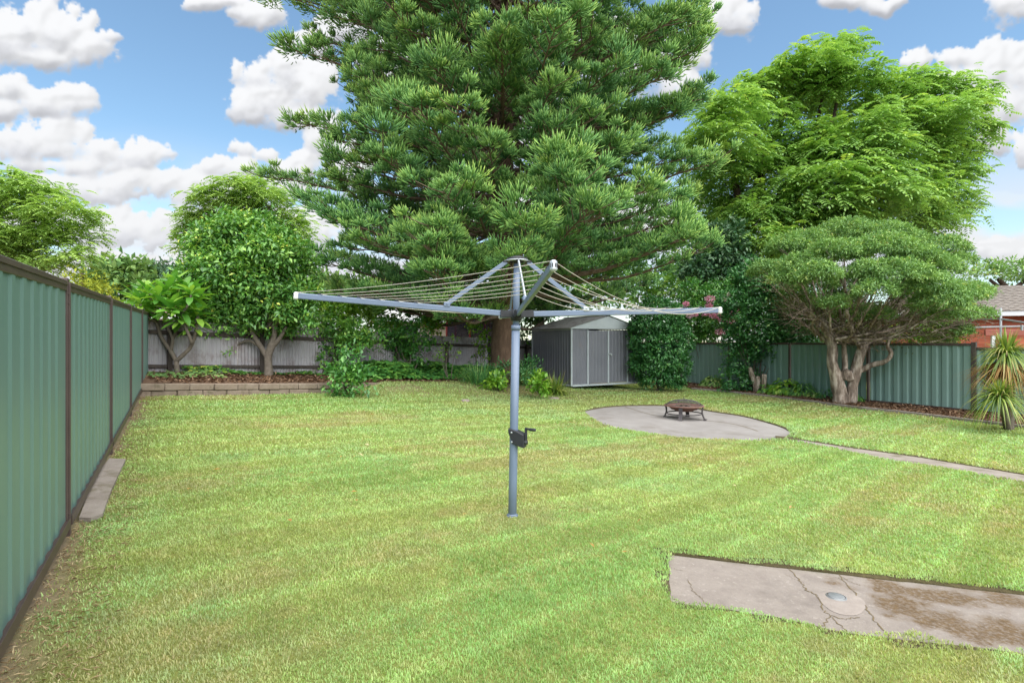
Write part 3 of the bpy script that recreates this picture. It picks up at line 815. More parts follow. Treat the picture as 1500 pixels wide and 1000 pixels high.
for a, b in zip(zz[:-1], zz[1:]):
    n = A([1., .6]) / np.linalg.norm([1, .6])
    nn_ = n * .017
    sheet('panel', pt(a + .02) + nn_, pt(b - .02) + nn_, (bot(a) + .02, bot(b) + .02), (top(a) - .03, top(b) - .03), M['steelgreen'], fl, .008, .197, -1, mid=(.5,))
    for nm, fz, hh in (('top_rail', lambda z: top(z) - .03, .065), ('bottom_rail', lambda z: bot(z) + .025, .05)):
        mb = MB(); pa = pt(a + .028); pb = pt(b - .028)
        mb.bar((*pa, fz(a)), (*pb, fz(b)), .056 if nm == 'top_rail' else .080, hh, bev=.003)
        if nm == 'bottom_rail': o = n * .0425; mb.bar((*(pa + o), fz(a) + .012), (*(pb + o), fz(b) + .012), .003, .062)
        if nm == 'top_rail':
            o = n * .030; mb.bar((*(pa + o), fz(a) + .008), (*(pb + o), fz(b) + .008), .008, .012)
        mb.build(nm, M['brownsteel'], fl)
# galvanised iron boundary at the back
fb = empty('corrugated_iron_fence', (B0[0], B0[1], float(Hbed(B0[0], B0[1]))))
tag(fb, 'grey weathered corrugated iron fence with dark timber posts and rail behind the raised bed', 'fence')
def btop(t): return CAMZ + .47 - .038 * t if t < 8 else CAMZ + .166 - .03 * (t - 8)
def bbot(t): q = B0 + BE * t; return float(Hbed(q[0], q[1])) - .08
t = -.15; step = 1.9; k = 0
while t < 19:
    a, b = t, t + step; qa = B0 + BE * a; qb = B0 + BE * (b - .01); dz = .012 * ((k * 7) % 3 - 1)
    sheet('iron_sheet', qa, qb, (bbot(a), bbot(b)), (btop(a) + dz, btop(b) + dz), M['greysteel'], fb, .010, .076, 1, sine=True)
    t += step; k += 1
for k, t in enumerate(np.arange(.35, 19, 1.92)):
    q = B0 + BE * t + BN * .075; z0 = bbot(t) - .1; z1 = btop(t) - (.02 if k % 2 else .16)
    mb = MB(); R = np.stack([A([*BE, 0]), A([*BN, 0]), A([0, 0, 1.])], 1)
    mb.box((*q, (z0 + z1) / 2), (.09, .07, z1 - z0), R, .008); mb.build('post', M['darkwood'], fb)
for k in range(5):
    a, b = -.1 + k * 3.84, -.1 + (k + 1) * 3.84 - .01
    for dz, hh, nm in ((-.27, .085, 'top_rail'), (-.98, .07, 'bottom_rail')):
        qa = B0 + BE * a + BN * .035; qb = B0 + BE * b + BN * .035
        mb = MB(); mb.bar((*qa, btop(a) + dz), (*qb, btop(b) + dz), .045, hh, bev=.005); mb.build(nm, M['darkwood'], fb)

# right boundary
fr = empty('sheet_metal_fence', (*rfence(0), float(H(*rfence(0)))))
tag(fr, 'green ribbed steel fence behind the long mulch bed and the paperbark tree', 'fence')
ss = [-.56, -.28, 0, .27, .54, .81, 1.08, 1.35]
M['steelgreen_b'] = pbr('faded_green_sheet', s3((0.161, 0.263, 0.234), (0.189, 0.300, 0.267), (0.217, 0.338, 0.305)), 1.2, 5, .5, 0, spec=.4, wear=((0.224, 0.300, 0.260), 2, .55, .9))
for i, s in enumerate(ss):
    q = rfence(s); zt = CAMZ - (.055 if s >= 0 else .15) - (.0 if s > 0 else 0) ; zb = float(H(*q)) - .1
    e = norm(rfence(1) - rfence(0)); R = np.stack([A([*e, 0]), A([e[1], -e[0], 0]), A([0, 0, 1.])], 1)
    mb = MB(); mb.box((*q, (zt + zb) / 2 + (.02 if s == 0 else 0)), (.10 if s == 0 else .06, .07, zt - zb + (.04 if s == 0 else 0)), R, .006); mb.build('post', M['darkwood'] if s == 0 else M['brownsteel'], fr)
for a, b in zip(ss[:-1], ss[1:]):
    up = CAMZ - (.07 if a >= -.01 else .165); qa = rfence(a + .006); qb = rfence(b - .006)
    za = float(H(*qa)) + .05; zb2 = float(H(*qb)) + .05
    sheet('panel', qb, qa, (zb2, za), (up - .01 - .004 * (b > .5), up - .01), M['steelgreen_b'], fr, .03, .225, 1, mid=(.5,))
    mb = MB(); mb.bar((*qa, up), (*qb, up), .05, .06, bev=.006); mb.build('top_rail', M['brownsteel'], fr)
    mb = MB(); mb.bar((*qa, za + .01), (*qb, zb2 + .01), .045, .05, bev=.005); mb.build('bottom_rail', M['brownsteel'], fr)
# ------------------------------------------------------------------ rotary clothes hoist
M['hoist'] = pbr('hoist_enamel', s3((0.132, 0.174, 0.255), (0.145, 0.191, 0.276), (0.162, 0.208, 0.293)), 5, 4, .38, 0, spec=.5, wear=((0.187, 0.196, 0.204), 7, .62, .85))
M['galv'] = pbr('galvanised', s3((.36, .40, .43), (.46, .5, .53), (.56, .6, .62)), 14, 5, .42, 0, metal=.35)
M['blackplastic'] = pbr('black_plastic', s3((.016, .018, .022), (.026, .028, .033), (.04, .043, .05)), 20, 4, .5, 0)
M['line'] = pbr('line_cord', s3((0.400, 0.368, 0.304), (0.496, 0.464, 0.400), (0.576, 0.552, 0.480)), 40, 3, .7, 0)
M['whiteplastic'] = pbr('white_plastic', s3((.6, .6, .58), (.72, .72, .7), (.8, .8, .78)), 10, 3, .5, 0)
base = gnd(750.5, 755); hz = base[2]
ho = empty('clothes_hoist', base)
tag(ho, 'blue grey rotary clothes hoist with four arms standing in the open lawn', 'clothes hoist')
hub = P(757, 460, base[1]); topz = P(757.5, 381, base[1])
def polept(z): f = (z - hz) / (topz[2] - hz); return base + (topz - base) * f
mb = MB(); zs = [hz - .15, hz + .30, hz + .75, hub[2] - .10]
mb.tube([polept(z) for z in zs], .0335, 24); mb.tube([polept(z) for z in (hub[2] - .13, hub[2] - .09)], .037, 24)
mb.build('pole', M['hoist'], ho)
mb = MB(); mb.tube([polept(z) for z in (hz - .01, hz + .008)], .046, 20); mb.tube([polept(hz + .008), polept(hz + .018)], (.042, .036), 20); mb.build('ground_socket', M['hoist'], ho)
mb = MB(); mb.tube([polept(z) for z in (hub[2] - .12, topz[2])], .0265, 20); mb.build('inner_pole', M['hoist'], ho)
# lower carrier
mb = MB()
mb.tube([polept(hub[2] - .055), polept(hub[2] + .035)], .043, 20)
tips = {}
for k, (px, py, z) in enumerate([(433, 433, 4.16), (1055, 454.5, 4.62), (811, 389, 2.74), (733, 463.5, 6.05)]): tips[k] = P(px, py, z)
roots = {}
for k, tp in tips.items():
    d = tp - hub; d[2] = 0; d = norm(d); roots[k] = hub + d * .06
    s = np.cross(d, [0, 0, 1.])
    for sg in (-1, 1):
        mb.bar(hub + d * .02 + s * .022 * sg, hub + d * .135 + s * .022 * sg + A([0, 0, .005]), .006, .055, bev=.002)
mb.build('arm_carrier', M['blackplastic'], ho)
mb = MB(); mb.lathe([(0, .035), (.03, .033), (.085, .012), (.088, .002), (.03, -.004), (.03, -.03), (.024, -.03)], topz, 24)
for k, tp in tips.items():
    d = tp - hub; d[2] = 0; d = norm(d); mb.bar(topz + d * .05 + A([0, 0, -.006]), topz + d * .115 + A([0, 0, -.014]), .036, .012, bev=.003)
mb.build('head_plate', M['blackplastic'], ho)
mb = MB(); mb.lathe([(.07, .0), (.09, .004), (.09, .012), (.07, .014)], topz + A([0, 0, -.012]), 24); mb.build('head_ring', M['galv'], ho)
att = {}
for k, tp in tips.items():
    d = norm(tp - roots[k]); L = np.linalg.norm(tp - roots[k])
    a = roots[k] + d * .03; mb = MB(); mb.bar(a, tp - d * .02, .027, .045, bev=.005); arm = mb.build('arm', M['hoist'], ho)
    s = norm(np.cross(d, [0, 0, 1.])); u = np.cross(s, d)
    mb = MB(); mb.bar(tp - d * .022, tp + d * .014, .037, .058, bev=.010); cap = mb.build('end_cap', M['whiteplastic'] if k != 2 else M['galv'], arm)
    mb = MB()
    for q in (-1, 1): mb.bar(tp + d * .006 + s * .008 * q - u * .012, tp + d * .006 + s * .008 * q + u * .012, .004, .022, bev=.001)
    mb.box(tp + d * .013 + s * .008, (.006, .006, .02), np.stack([d, s, u], 1)); mb.box(tp + d * .013 - s * .008, (.006, .006, .02), np.stack([d, s, u], 1))
    mb.build('cap_slot', M['blackplastic'], arm)
    lst = []
    for j in range(7):
        f = 1 - .088 * j - (.005 if j == 0 else .02)
        p = roots[k] + d * L * f + u * .027
        lst.append(p)
        if j: mb = MB(); mb.box(p + u * .001, (.035, .022, .012), np.stack([d, s, u], 1), .003); mb.build('line_guide', M['blackplastic'], arm)
    att[k] = lst
    f = .305; e = roots[k] + d * L * f + u * .025; dd = tp - hub; dd[2] = 0; dd = norm(dd)
    mb = MB(); mb.bar(topz + dd * .085 + A([0, 0, -.014]), e + u * .012, .012 if k in (2, 3) else .020, .034, bev=.003); mb.build('strut', M['hoist'] if k != 2 else M['galv'], ho)
    mb = MB(); mb.box(e + u * .008, (.05, .04, .035), np.stack([d, s, u], 1), .004); mb.tube([e + u * .012 - s * .026, e + u * .012 + s * .026], .006, 8); mb.build('strut_bracket', M['galv'] if k == 1 else M['hoist'], ho)
rg = np.random.default_rng(12)
for (a, b) in ((0, 2), (2, 1), (1, 3), (3, 0)):
    for j in range(7):
        p, q = att[a][j], att[b][j]; L = np.linalg.norm(q - p)
        sag = L * (.012 if (a, b) == (0, 2) else (.032 + .02 * rg.random() if (a, b) == (2, 1) else .014 + .008 * rg.random())) * (1.4 if (a, b) == (2, 1) and j in (0, 3) else 1)
        if (a, b) == (2, 1) and j == 0: sag = L * .06
        t = np.linspace(0, 1, 17)[:, None]
        pts = p * (1 - t) + q * t - A([0, 0, 1.]) * sag * 4 * t * (1 - t)
        mb = MB(); mb.tube(pts, .0021, 6, False); mb.build('washing_line', M['line'], ho)
# winding box and crank
wz = P(752, 640, base[1])[2]; wc = polept(wz)
mb = MB()
prof = A([(-.045, .075), (-.02, .072), (.03, .055), (.083, .030), (.085, -.075), (.05, -.068), (.02, -.052), (-.012, -.045), (-.018, -.02), (-.03, .01), (-.045, .045)])
rot = math.radians(-18); ex = A([math.cos(rot), math.sin(rot), 0]); ey = A([-math.sin(rot), math.cos(rot), 0])
n = len(prof)
for sgn in (0,):
    V = []
    for off in (-.052, -.044, .030, .038):
        sc = .93 if off in (-.052, .038) else 1
        V.append([wc + ex * (p[0] * sc + .012) + ey * off + A([0, 0, p[1] * sc]) for p in prof])
    V = A(V); q = []
    for r in range(3):
        for i in range(n): q.append([r * n + i, r * n + (i + 1) % n, (r + 1) * n + (i + 1) % n, (r + 1) * n + i])
    mb.add(V.reshape(-1, 3), [A(q)]); 
    for r, rev in ((0, True), (3, False)):
        idx = [r * n + i for i in range(n)]
        c = V[r].mean(0); base_i = mb.n
        tri = [[i, (i + 1) % n, n] if not rev else [(i + 1) % n, i, n] for i in range(n)]
        mb.add(np.vstack([V[r], c]), [A(tri)])
wb = mb.build('winder_housing', M['blackplastic'], ho)
for p in ((-.022, .045), (-.02, -.03)):
    c = wc + ex * (p[0] + .02) + A([0, 0, p[1]]); mb = MB(); mb.tube([c - ey * .050, c - ey * .058], .007, 10); mb.build('bolt', M['galv'], wb)
cb = wc + ex * .105 + A([0, 0, -.035]) - ey * .01
mb = MB(); mb.tube([cb - ex * .03, cb + ex * .012], .017, 14); mb.bar(cb + A([0, 0, -.012]), cb + A([0, 0, .118]), .016, .022, up=(1, 0, 0), bev=.004)
mb.tube(spline([cb + A([0, 0, .112]), cb + A([0, 0, .112]) + ex * .03 - ey * .01 + A([0, 0, -.004]), cb + A([0, 0, .106]) + ex * .085 - ey * .02]), [.009] * 9 + [.013] * 7 + [.011], 12)
mb.build('crank_handle', M['blackplastic'], wb)

# ------------------------------------------------------------------ fire pit
M['rust'] = pbr('rusty_bowl', s3((.10, .055, .045), (.19, .10, .075), (.30, .17, .12)), 12, 6, .75, .002, spec=.3)
M['iron'] = pbr('black_iron', s3((.035, .03, .032), (.06, .052, .055), (.10, .085, .085)), 14, 6, .6, .001, spec=.4)
fc = gnd(1002, 613, -SUNK)
fp = empty('fire_pit', fc); tag(fp, 'round rusty fire pit with mesh lid standing on the concrete patio', 'fire pit')
rz = .275; R0 = .405
mb = MB(); mb.lathe([(R0, rz), (R0 - .005, rz + .012), (R0 - .085, rz + .004), (R0 - .10, rz - .01), (R0 - .15, rz - .06), (R0 - .25, rz - .105), (0, rz - .12), (0, rz - .128), (R0 - .24, rz - .113), (R0 - .14, rz - .066), (R0 - .07, rz - .012), (R0 - .004, rz - .008), (R0, rz)], fc, 40)
mb.build('bowl', M['rust'], fp)
mb = MB(); rg = np.random.default_rng(2)
mb.lathe([(.27, rz - .075), (.2, rz - .055), (.1, rz - .03), (0, rz - .025)], fc, 16)
for i in range(26):
    a = rg.random() * 6.28; r = .2 * math.sqrt(rg.random()); mb.box(fc + A([r * math.cos(a), r * math.sin(a), rz - .045 + .05 * (1 - r / .2) + .02 * rg.random()]), (.05 + .05 * rg.random(), .035, .03), None, .008)
mb.build('charcoal', pbr('burnt_wood', s3((.05, .035, .03), (.16, .11, .08), (.30, .23, .17)), 25, 4, .95), fp)
# dome lid: ribs, hoops and an open wire mesh
RL = R0 - .03; hl = .115
dome = lambda r: rz + .012 + hl * (1 - (r / RL) ** 2) ** .75
lid = MB()
for k in range(8):
    a = k * PI / 4; lid.tube([fc + A([r * math.cos(a), r * math.sin(a), dome(r)]) for r in np.linspace(0, RL, 9)], .005, 6)
for r in (RL, RL * .55): lid.tube([fc + A([r * math.cos(a), r * math.sin(a), dome(min(r, RL * .999))]) for a in np.linspace(0, 2 * PI, 33)], .006, 6)
lid.tube([fc + A([0, 0, dome(0)]), fc + A([0, 0, dome(0) + .02]), fc + A([0, 0, dome(0) + .045])], (.006, .006, .011), 8)
lido = lid.build('lid', M['iron'], fp)
mw = MB()
for k in range(64):
    a = k * PI / 32; mw.tube([fc + A([r * math.cos(a), r * math.sin(a), dome(r)]) for r in np.linspace(.03, RL, 6)], .0016, 3, False)
for r in np.linspace(.03, RL * .98, 16): mw.tube([fc + A([r * math.cos(a), r * math.sin(a), dome(r)]) for a in np.linspace(0, 2 * PI, 37)], .0016, 3, False)
mw.build('wire_mesh', M['iron'], lido)
lg = [math.radians(a) for a in (-118, -28, 62, 152)]
for a in lg:
    d = A([math.cos(a), math.sin(a), 0]); s = A([-math.sin(a), math.cos(a), 0])
    pts = spline([fc + d * (R0 - .03) + A([0, 0, rz - .005]), fc + d * (R0 - .045) + A([0, 0, rz * .55]), fc + d * (R0 - .02) + A([0, 0, .06]), fc + d * (R0 + .015) + A([0, 0, .0])], 4)
    mb = MB()
    for p, q in zip(pts[:-1], pts[1:]): mb.bar(p, q + norm(q - p) * .006, .075, .022, up=d, bev=.003)
    mb.box(pts[-1] + A([0, 0, .008]) , (.06, .085, .016), np.stack([d, s, A([0, 0, 1.])], 1), .003)
    mb.build('leg', M['iron'], fp)
mb = MB(); rr = R0 - .05; mb.tube([fc + A([rr * math.cos(a), rr * math.sin(a), .115]) for a in np.linspace(0, 2 * PI, 41)], .012, 6, False); mb.build('leg_ring', M['iron'], fp)

# ------------------------------------------------------------------ garden shed
M['shed'] = pbr('shed_steel', s3((0.128, 0.135, 0.165), (0.158, 0.165, 0.195), (0.195, 0.203, 0.232)), 2, 5, .48, 0, spec=.5, wear=((0.225, 0.195, 0.195), 3, .6, .9))
M['shedtrim'] = pbr('shed_trim', s3((0.344, 0.394, 0.426), (0.426, 0.476, 0.508), (0.492, 0.533, 0.558)), 4, 4, .42, 0)
M['shedroof'] = pbr('shed_roof', s3((.20, .18, .17), (.34, .33, .32), (.46, .45, .44)), 3.5, 7, .6, 0, wear=((.12, .085, .06), 6, .5, .7))
a = A([1.85, 17.0]); b = A([4.32, 18.45]); Ls = np.linalg.norm(b - a); e = (b - a) / Ls; nf = A([e[1], -e[0]])      # front line, outward normal
D = 2.25; z0 = float(CAMZ - 1.43 + .03); ze = CAMZ + .40; zr = ze + .42
sh = empty('garden_shed', (*a, z0)); tag(sh, 'dark grey steel garden shed with pale trim and double doors beside the pine trunk', 'shed')
Q = lambda u, w, z=0: A([*(a + e * u - nf * w), z])       # u along the front, w into the depth
def wall(u0, w0, u1, w1, zt, nm='wall', z00=None):
    p, q = Q(u0, w0), Q(u1, w1); sheet(nm, p[:2], q[:2], (z0 if z00 is None else z00,) * 2, (zt, zt), M['shed'], sh, .014, .14, -1)
wall(0, D, 0, 0, ze); wall(Ls, 0, Ls, D, ze); wall(Ls, D, 0, D, ze)
d0, d1 = .22 * Ls, .80 * Ls; dm = (d0 + d1) / 2
wall(0, 0, d0, 0, ze); wall(d1, 0, Ls, 0, ze)
RR = np.stack([A([*e, 0]), A([*(-nf), 0]), A([0, 0, 1.])], 1)
mb = MB()
for u, w in ((0, 0), (Ls, 0), (0, D), (Ls, D)): mb.box(Q(u, w, (z0 + ze) / 2), (.05, .05, ze - z0), RR, .004)
mb.box(Q(Ls / 2, -.012, z0 + .02), (Ls - .06, .03, .06), RR, .004); mb.box(Q(0, D / 2, z0 + .02), (.03, D - .06, .06), RR, .004)
mb.box(Q(-.012, D / 2, ze - .02), (.03, D - .06, .055), RR, .004)
for u in (d0, d1): mb.box(Q(u, -.018, (z0 + ze) / 2), (.05, .03, ze - z0 - .07), RR, .004)
mb.build('trim', M['shedtrim'], sh)
for k, (u0, u1) in enumerate(((d0 + .03, dm - .012), (dm + .012, d1 - .03))):
    p, q = Q(u0, -.012), Q(u1, -.012); dr = sheet('door', p[:2], q[:2], (z0 + .07,) * 2, (ze - .05,) * 2, M['shed'], sh, .010, .14, -1)
    u = u1 if k == 0 else u0
    mb = MB(); mb.box(Q(u, -.026, (z0 + ze) / 2), (.028, .03, ze - z0 - .12), RR, .004); mb.build('door_stile', M['shedtrim'], dr)
    if k == 1:
        mb = MB(); hz_ = z0 + 1.0; mb.box(Q(u0 + .04, -.05, hz_), (.13, .02, .035), RR, .004); mb.box(Q(u0 + .09, -.065, hz_ - .03), (.05, .02, .06), RR, .004)
        mb.tube([Q(u0 + .02, -.03, hz_), Q(u0 + .02, -.075, hz_)], .012, 8); mb.build('handle', M['galv'], dr)
# gable and low pitched roof with an overhang
ov = .10
V = A([Q(-ov, -ov * .6, ze), Q(Ls + ov, -ov * .6, ze), Q(Ls + ov, -ov * .6, ze + .03), Q(Ls / 2, -ov * .6, zr), Q(-ov, -ov * .6, ze + .03)])
V2 = V + A([*(-nf * .03), 0]); mb = MB()
mb.add(np.vstack([V, V2]), [A([[0, 1, 2, 4], [6, 5, 9, 7]]), A([[4, 2, 3], [7, 9, 8]]), A([[0, 5, 6, 1], [1, 6, 7, 2], [2, 7, 8, 3], [3, 8, 9, 4], [4, 9, 5, 0]])])
V = A([Q(-ov, D + .06, ze), Q(Ls + ov, D + .06, ze), Q(Ls + ov, D + .06, ze + .03), Q(Ls / 2, D + .06, zr), Q(-ov, D + .06, ze + .03)]); V2 = V + A([*(nf * .03), 0])
mb.add(np.vstack([V, V2]), [A([[1, 0, 4, 2], [5, 6, 7, 9]]), A([[2, 4, 3], [9, 7, 8]])])
mb.build('gable', M['shedtrim'], sh)
for s in (0, 1):
    mb = MB(); uu = np.linspace(0, 1, 25)[:, None, None]; n_w = 60; ww = np.linspace(-ov, D + ov, n_w)
    rows = []
    for i, w in enumerate(ww):
        h = .012 if i % 4 < 2 else 0
        p = Q(-ov - .03 if s == 0 else Ls + ov + .03, w, ze + .012 + h); q = Q(Ls / 2, w, zr + .018 + h); rows.append([p, q])
    mb.grid(A(rows)); mb.grid(A(rows)[::-1] - A([0, 0, .006])); rf = mb.build('roof', M['shedroof'], sh)
mb = MB(); mb.bar(Q(Ls / 2, -ov - .01, zr + .032), Q(Ls / 2, D + ov, zr + .032), .10, .02, bev=.004); mb.build('ridge_cap', M['shedroof'], sh)

# ------------------------------------------------------------------ beyond the fences
M['brick'] = None
def brickmat(name, c1, c2, mortar, scale=1.0):
    m, nt, out = newmat(name); b = N(nt, 'ShaderNodeBsdfPrincipled'); nt.links.new(b.outputs[0], out.inputs[0]); b.inputs['Roughness'].default_value = .9
    tc = N(nt, 'ShaderNodeTexCoord'); sp = N(nt, 'ShaderNodeSeparateXYZ'); nt.links.new(tc.outputs['Object'], sp.inputs[0])
    ad = N(nt, 'ShaderNodeMath', operation='ADD'); nt.links.new(sp.outputs['X'], ad.inputs[0]); nt.links.new(sp.outputs['Y'], ad.inputs[1])
    cb = N(nt, 'ShaderNodeCombineXYZ'); nt.links.new(ad.outputs[0], cb.inputs['X']); nt.links.new(sp.outputs['Z'], cb.inputs['Y'])
    t = N(nt, 'ShaderNodeTexBrick'); nt.links.new(cb.outputs[0], t.inputs['Vector'])
    t.inputs['Color1'].default_value = (*c1, 1); t.inputs['Color2'].default_value = (*c2, 1); t.inputs['Mortar'].default_value = (*mortar, 1)
    t.inputs['Scale'].default_value = scale; t.inputs['Brick Width'].default_value = .24; t.inputs['Row Height'].default_value = .086; t.inputs['Mortar Size'].default_value = .010
    c = mixc(nt, .25, t.outputs['Color'], ramp(nt, [(0, (.12, .05, .03)), (1, (.6, .32, .22))], noise(nt, 3, 5)), 'OVERLAY'); nt.links.new(c, b.inputs['Base Color']); return m
M['brick'] = brickmat('red_brick', (.36, .085, .045), (.46, .13, .07), (.30, .16, .11))
M['tile'] = pbr('grey_roof_tile', s3((.15, .125, .11), (.235, .205, .185), (.32, .285, .26)), 5, 7, .9, .004, 40)
M['fascia'] = pbr('white_fascia', s3((.58, .6, .64), (.68, .7, .74), (.74, .76, .8)), 3, 3, .5)
M['weather'] = pbr('white_weatherboard', s3((.56, .55, .53), (.68, .67, .65), (.76, .75, .74)), 3, 4, .7)
M['beige'] = pbr('beige_wall', s3((.46, .40, .31), (.55, .48, .38), (.62, .56, .46)), 3, 4, .8)
M['glass'] = pbr('window_glass', s3((.03, .04, .05), (.05, .06, .075), (.08, .09, .11)), 1.5, 3, .12, 0, spec=.6)
M['darkroof'] = pbr('pinkish_tile', s3((.24, .14, .13), (.34, .22, .20), (.44, .32, .30)), 4, 6, .85)

def tiled(mb, p00, p01, p10, p11, courses, th=.035):
    """roof plane from the eave (p00-p01) to the ridge (p10-p11): overlapping courses"""
    p00, p01, p10, p11 = map(lambda v: A(v, float), (p00, p01, p10, p11))
    nn = norm(np.cross(p01 - p00, p10 - p00)); nn = nn if nn[2] > 0 else -nn
    for k in range(courses):
        f0 = k / courses; f1 = (k + 1) / courses
        a, b = p00 + (p10 - p00) * f0, p01 + (p11 - p01) * f0; c, d = p00 + (p10 - p00) * f1, p01 + (p11 - p01) * f1
        L = np.linalg.norm(b - a); n = max(2, int(L / .09)); t = np.linspace(0, 1, n)[:, None]
        o = (th + .018 * np.cos(np.arange(n) * 1.9))[:, None] * nn
        lo = a * (1 - t) + b * t; hi = c * (1 - t) + d * t
        mb.grid(np.stack([lo, lo + o, hi + .2 * o], 0))
# brick house to the right
hb = A([15.3, 22.6]); he = norm(A([.93, -.37])); hn = A([he[1], -he[0]])   # wall line running right and nearer; normal towards us
zb = -.4; zw = CAMZ + 1.02
br_ = empty('brick_house', (*hb, zb)); tag(br_, 'red brick house with grey tiled roof and white fascia beyond the green fence', 'house')
Qh = lambda u, w, z: A([*(hb + he * u - hn * w), z]); RH = np.stack([A([*he, 0]), A([*(-hn), 0]), A([0, 0, 1.])], 1)
mb = MB(); mb.box(Qh(4.5, 4, (zb + zw) / 2), (9, 8, zw - zb), RH); mb.build('wall', M['brick'], br_)
mb = MB(); mb.box(Qh(4.5, -.48, zw + .05), (10.1, .03, .2), RH, .004); mb.box(Qh(-.55, 4, zw + .05), (.03, 9, .2), RH, .004)
mb.box(Qh(4.5, 4.0, zw - .02), (10, 8.9, .03), RH); mb.build('fascia', M['fascia'], br_)
mb = MB(); zri = zw + 1.45
tiled(mb, Qh(-.6, -.52, zw + .14), Qh(9.6, -.52, zw + .14), Qh(3.2, 4, zri), Qh(6, 4, zri), 15); tiled(mb, Qh(-.6, 8.5, zw + .14), Qh(-.6, -.52, zw + .14), Qh(3.2, 4, zri), Qh(3.2, 4, zri), 15)
tiled(mb, Qh(9.6, 8.5, zw + .14), Qh(-.6, 8.5, zw + .14), Qh(6, 4, zri), Qh(3.2, 4, zri), 8)
mb.build('roof', M['tile'], br_)
# low brick outbuilding with a red beam, in front of the house
c0 = P(1452, 487, 19.5); ob = empty('brick_porch', (c0[0], c0[1], -.4)); tag(ob, 'low brick porch with a dull red timber beam and white post before the brick house', 'porch')
RX = np.stack([norm(A([.95, -.3, 0])), norm(A([.3, .95, 0])), A([0, 0, 1.])], 1); ox = RX[:, 0]; oy = RX[:, 1]
mb = MB(); mb.box(c0 + ox * 2.2 + A([0, 0, -1.0]), (4.2, .22, 1.55), RX); mb.build('wall', M['brick'], ob)
mb = MB(); mb.box(c0 + ox * 2.1 - oy * .02, (4.6, .12, .22), RX, .01); mb.build('beam', pbr('red_timber', s3((.22, .065, .05), (.30, .10, .075), (.36, .14, .11)), 4, 5, .7), ob)
mb = MB(); mb.box(c0 + ox * .05 + A([0, 0, -.95]), (.11, .11, 1.7), RX, .01); mb.build('post', M['fascia'], ob)
M['dullgalv'] = pbr('dull_galvanised', s3((.20, .22, .24), (.27, .29, .31), (.34, .36, .38)), 14, 5, .5, 0)
# neighbour's clothes line
nz = 17.0; nb = P(1466, 520, nz); nh = empty('clothes_hoist', (nb[0], nb[1], -.3)); tag(nh, 'grey galvanised clothes line frame beyond the fence in front of the brick house', 'clothes hoist')
mb = MB(); q = P(1466, 451, nz); mb.tube([A([q[0], q[1], -.4]), q], .03, 12); mb.build('pole', M['dullgalv'], nh)
for (x0, y0, z_0, x1, y1, z_1) in ((1395, 480, 16.2, 1560, 476, 17.8), (1466, 467, 17, 1530, 477, 15.5), (1466, 467, 17, 1420, 468, 18.5)):
    mb = MB(); mb.bar(P(x0, y0, z_0), P(x1, y1, z_1), .035, .045, bev=.005); mb.build('arm', M['dullgalv'], nh)
mb = MB(); mb.bar(P(1497, 476, 16.9), P(1497, 484, 16.9), .05, .06, up=(1, 0, 0), bev=.006); mb.build('bracket', M['dullgalv'], nh)

# white house behind the iron fence in the middle
def house(name, label, px, Z, w, d, hw, hr, yaw, wallm, roofm, wins=(), zb=-.3):
    c = P(px, 500, Z); ez = A([math.cos(yaw), math.sin(yaw)]); wz_ = A([-ez[1], ez[0]])
    h = empty(name, (c[0], c[1], zb)); tag(h, label, 'house')
    q = lambda u, v, z: A([*(c[:2] + ez * u + wz_ * v), z]); R = np.stack([A([*ez, 0]), A([*wz_, 0]), A([0, 0, 1.])], 1)
    mb = MB(); mb.box(q(0, d / 2, (zb + hw) / 2), (w, d, hw - zb), R)
    for k in range(int((hw - zb) / .18)): mb.box(q(0, -.004, zb + .09 + k * .18), (w - .02, .02, .15), R)
    mb.build('wall', wallm, h)
    mb = MB(); tiled(mb, q(-w / 2 - .4, -.5, hw), q(w / 2 + .4, -.5, hw), q(-w / 2 + 2, d / 2, hr), q(w / 2 - 2, d / 2, hr), 14); tiled(mb, q(w / 2 + .4, d + .5, hw), q(-w / 2 - .4, d + .5, hw), q(w / 2 - 2, d / 2, hr), q(-w / 2 + 2, d / 2, hr), 14)
    tiled(mb, q(-w / 2 - .4, d + .5, hw), q(-w / 2 - .4, -.5, hw), q(-w / 2 + 2, d / 2, hr), q(-w / 2 + 2, d / 2, hr), 14); tiled(mb, q(w / 2 + .4, -.5, hw), q(w / 2 + .4, d + .5, hw), q(w / 2 - 2, d / 2, hr), q(w / 2 - 2, d / 2, hr), 14)
    mb.build('roof', roofm, h)
    mb = MB(); mb.box(q(0, -.5, hw - .06), (w + .8, .05, .16), R); mb.build('gutter', M['fascia'], h)
    for (u, z, ww, hh) in wins:
        mb = MB()
        for du in (-1, 1): mb.box(q(u + du * ww / 2, -.03, z), (.07, .07, hh + .07), R)
        for dz in (-1, 1): mb.box(q(u, -.03, z + dz * hh / 2), (ww - .07, .07, .07), R)
        wi = mb.build('window', M['fascia'], h)
        mb = MB(); mb.box(q(u, -.022, z), (ww - .07, .02, hh - .07), R); mb.build('pane', M['glass'], wi)
    return h, q, R
h, q, R = house('weatherboard_house', 'pale weatherboard house with pinkish roof seen over the iron fence left of the pine', 655, 27, 6.4, 8, CAMZ + 1.05, CAMZ + 2.6, .28, M['beige'], M['weather'], [(-2.0, CAMZ + .3, 1.2, 1.0)])
house('weatherboard_house', 'white house wall glimpsed over the iron fence between frangipani and citrus', 296, 24, 3.2, 6, CAMZ + 1.1, CAMZ + 2.3, .5, M['weather'], M['darkroof'], [(-.3, CAMZ + .5, .7, .9)])
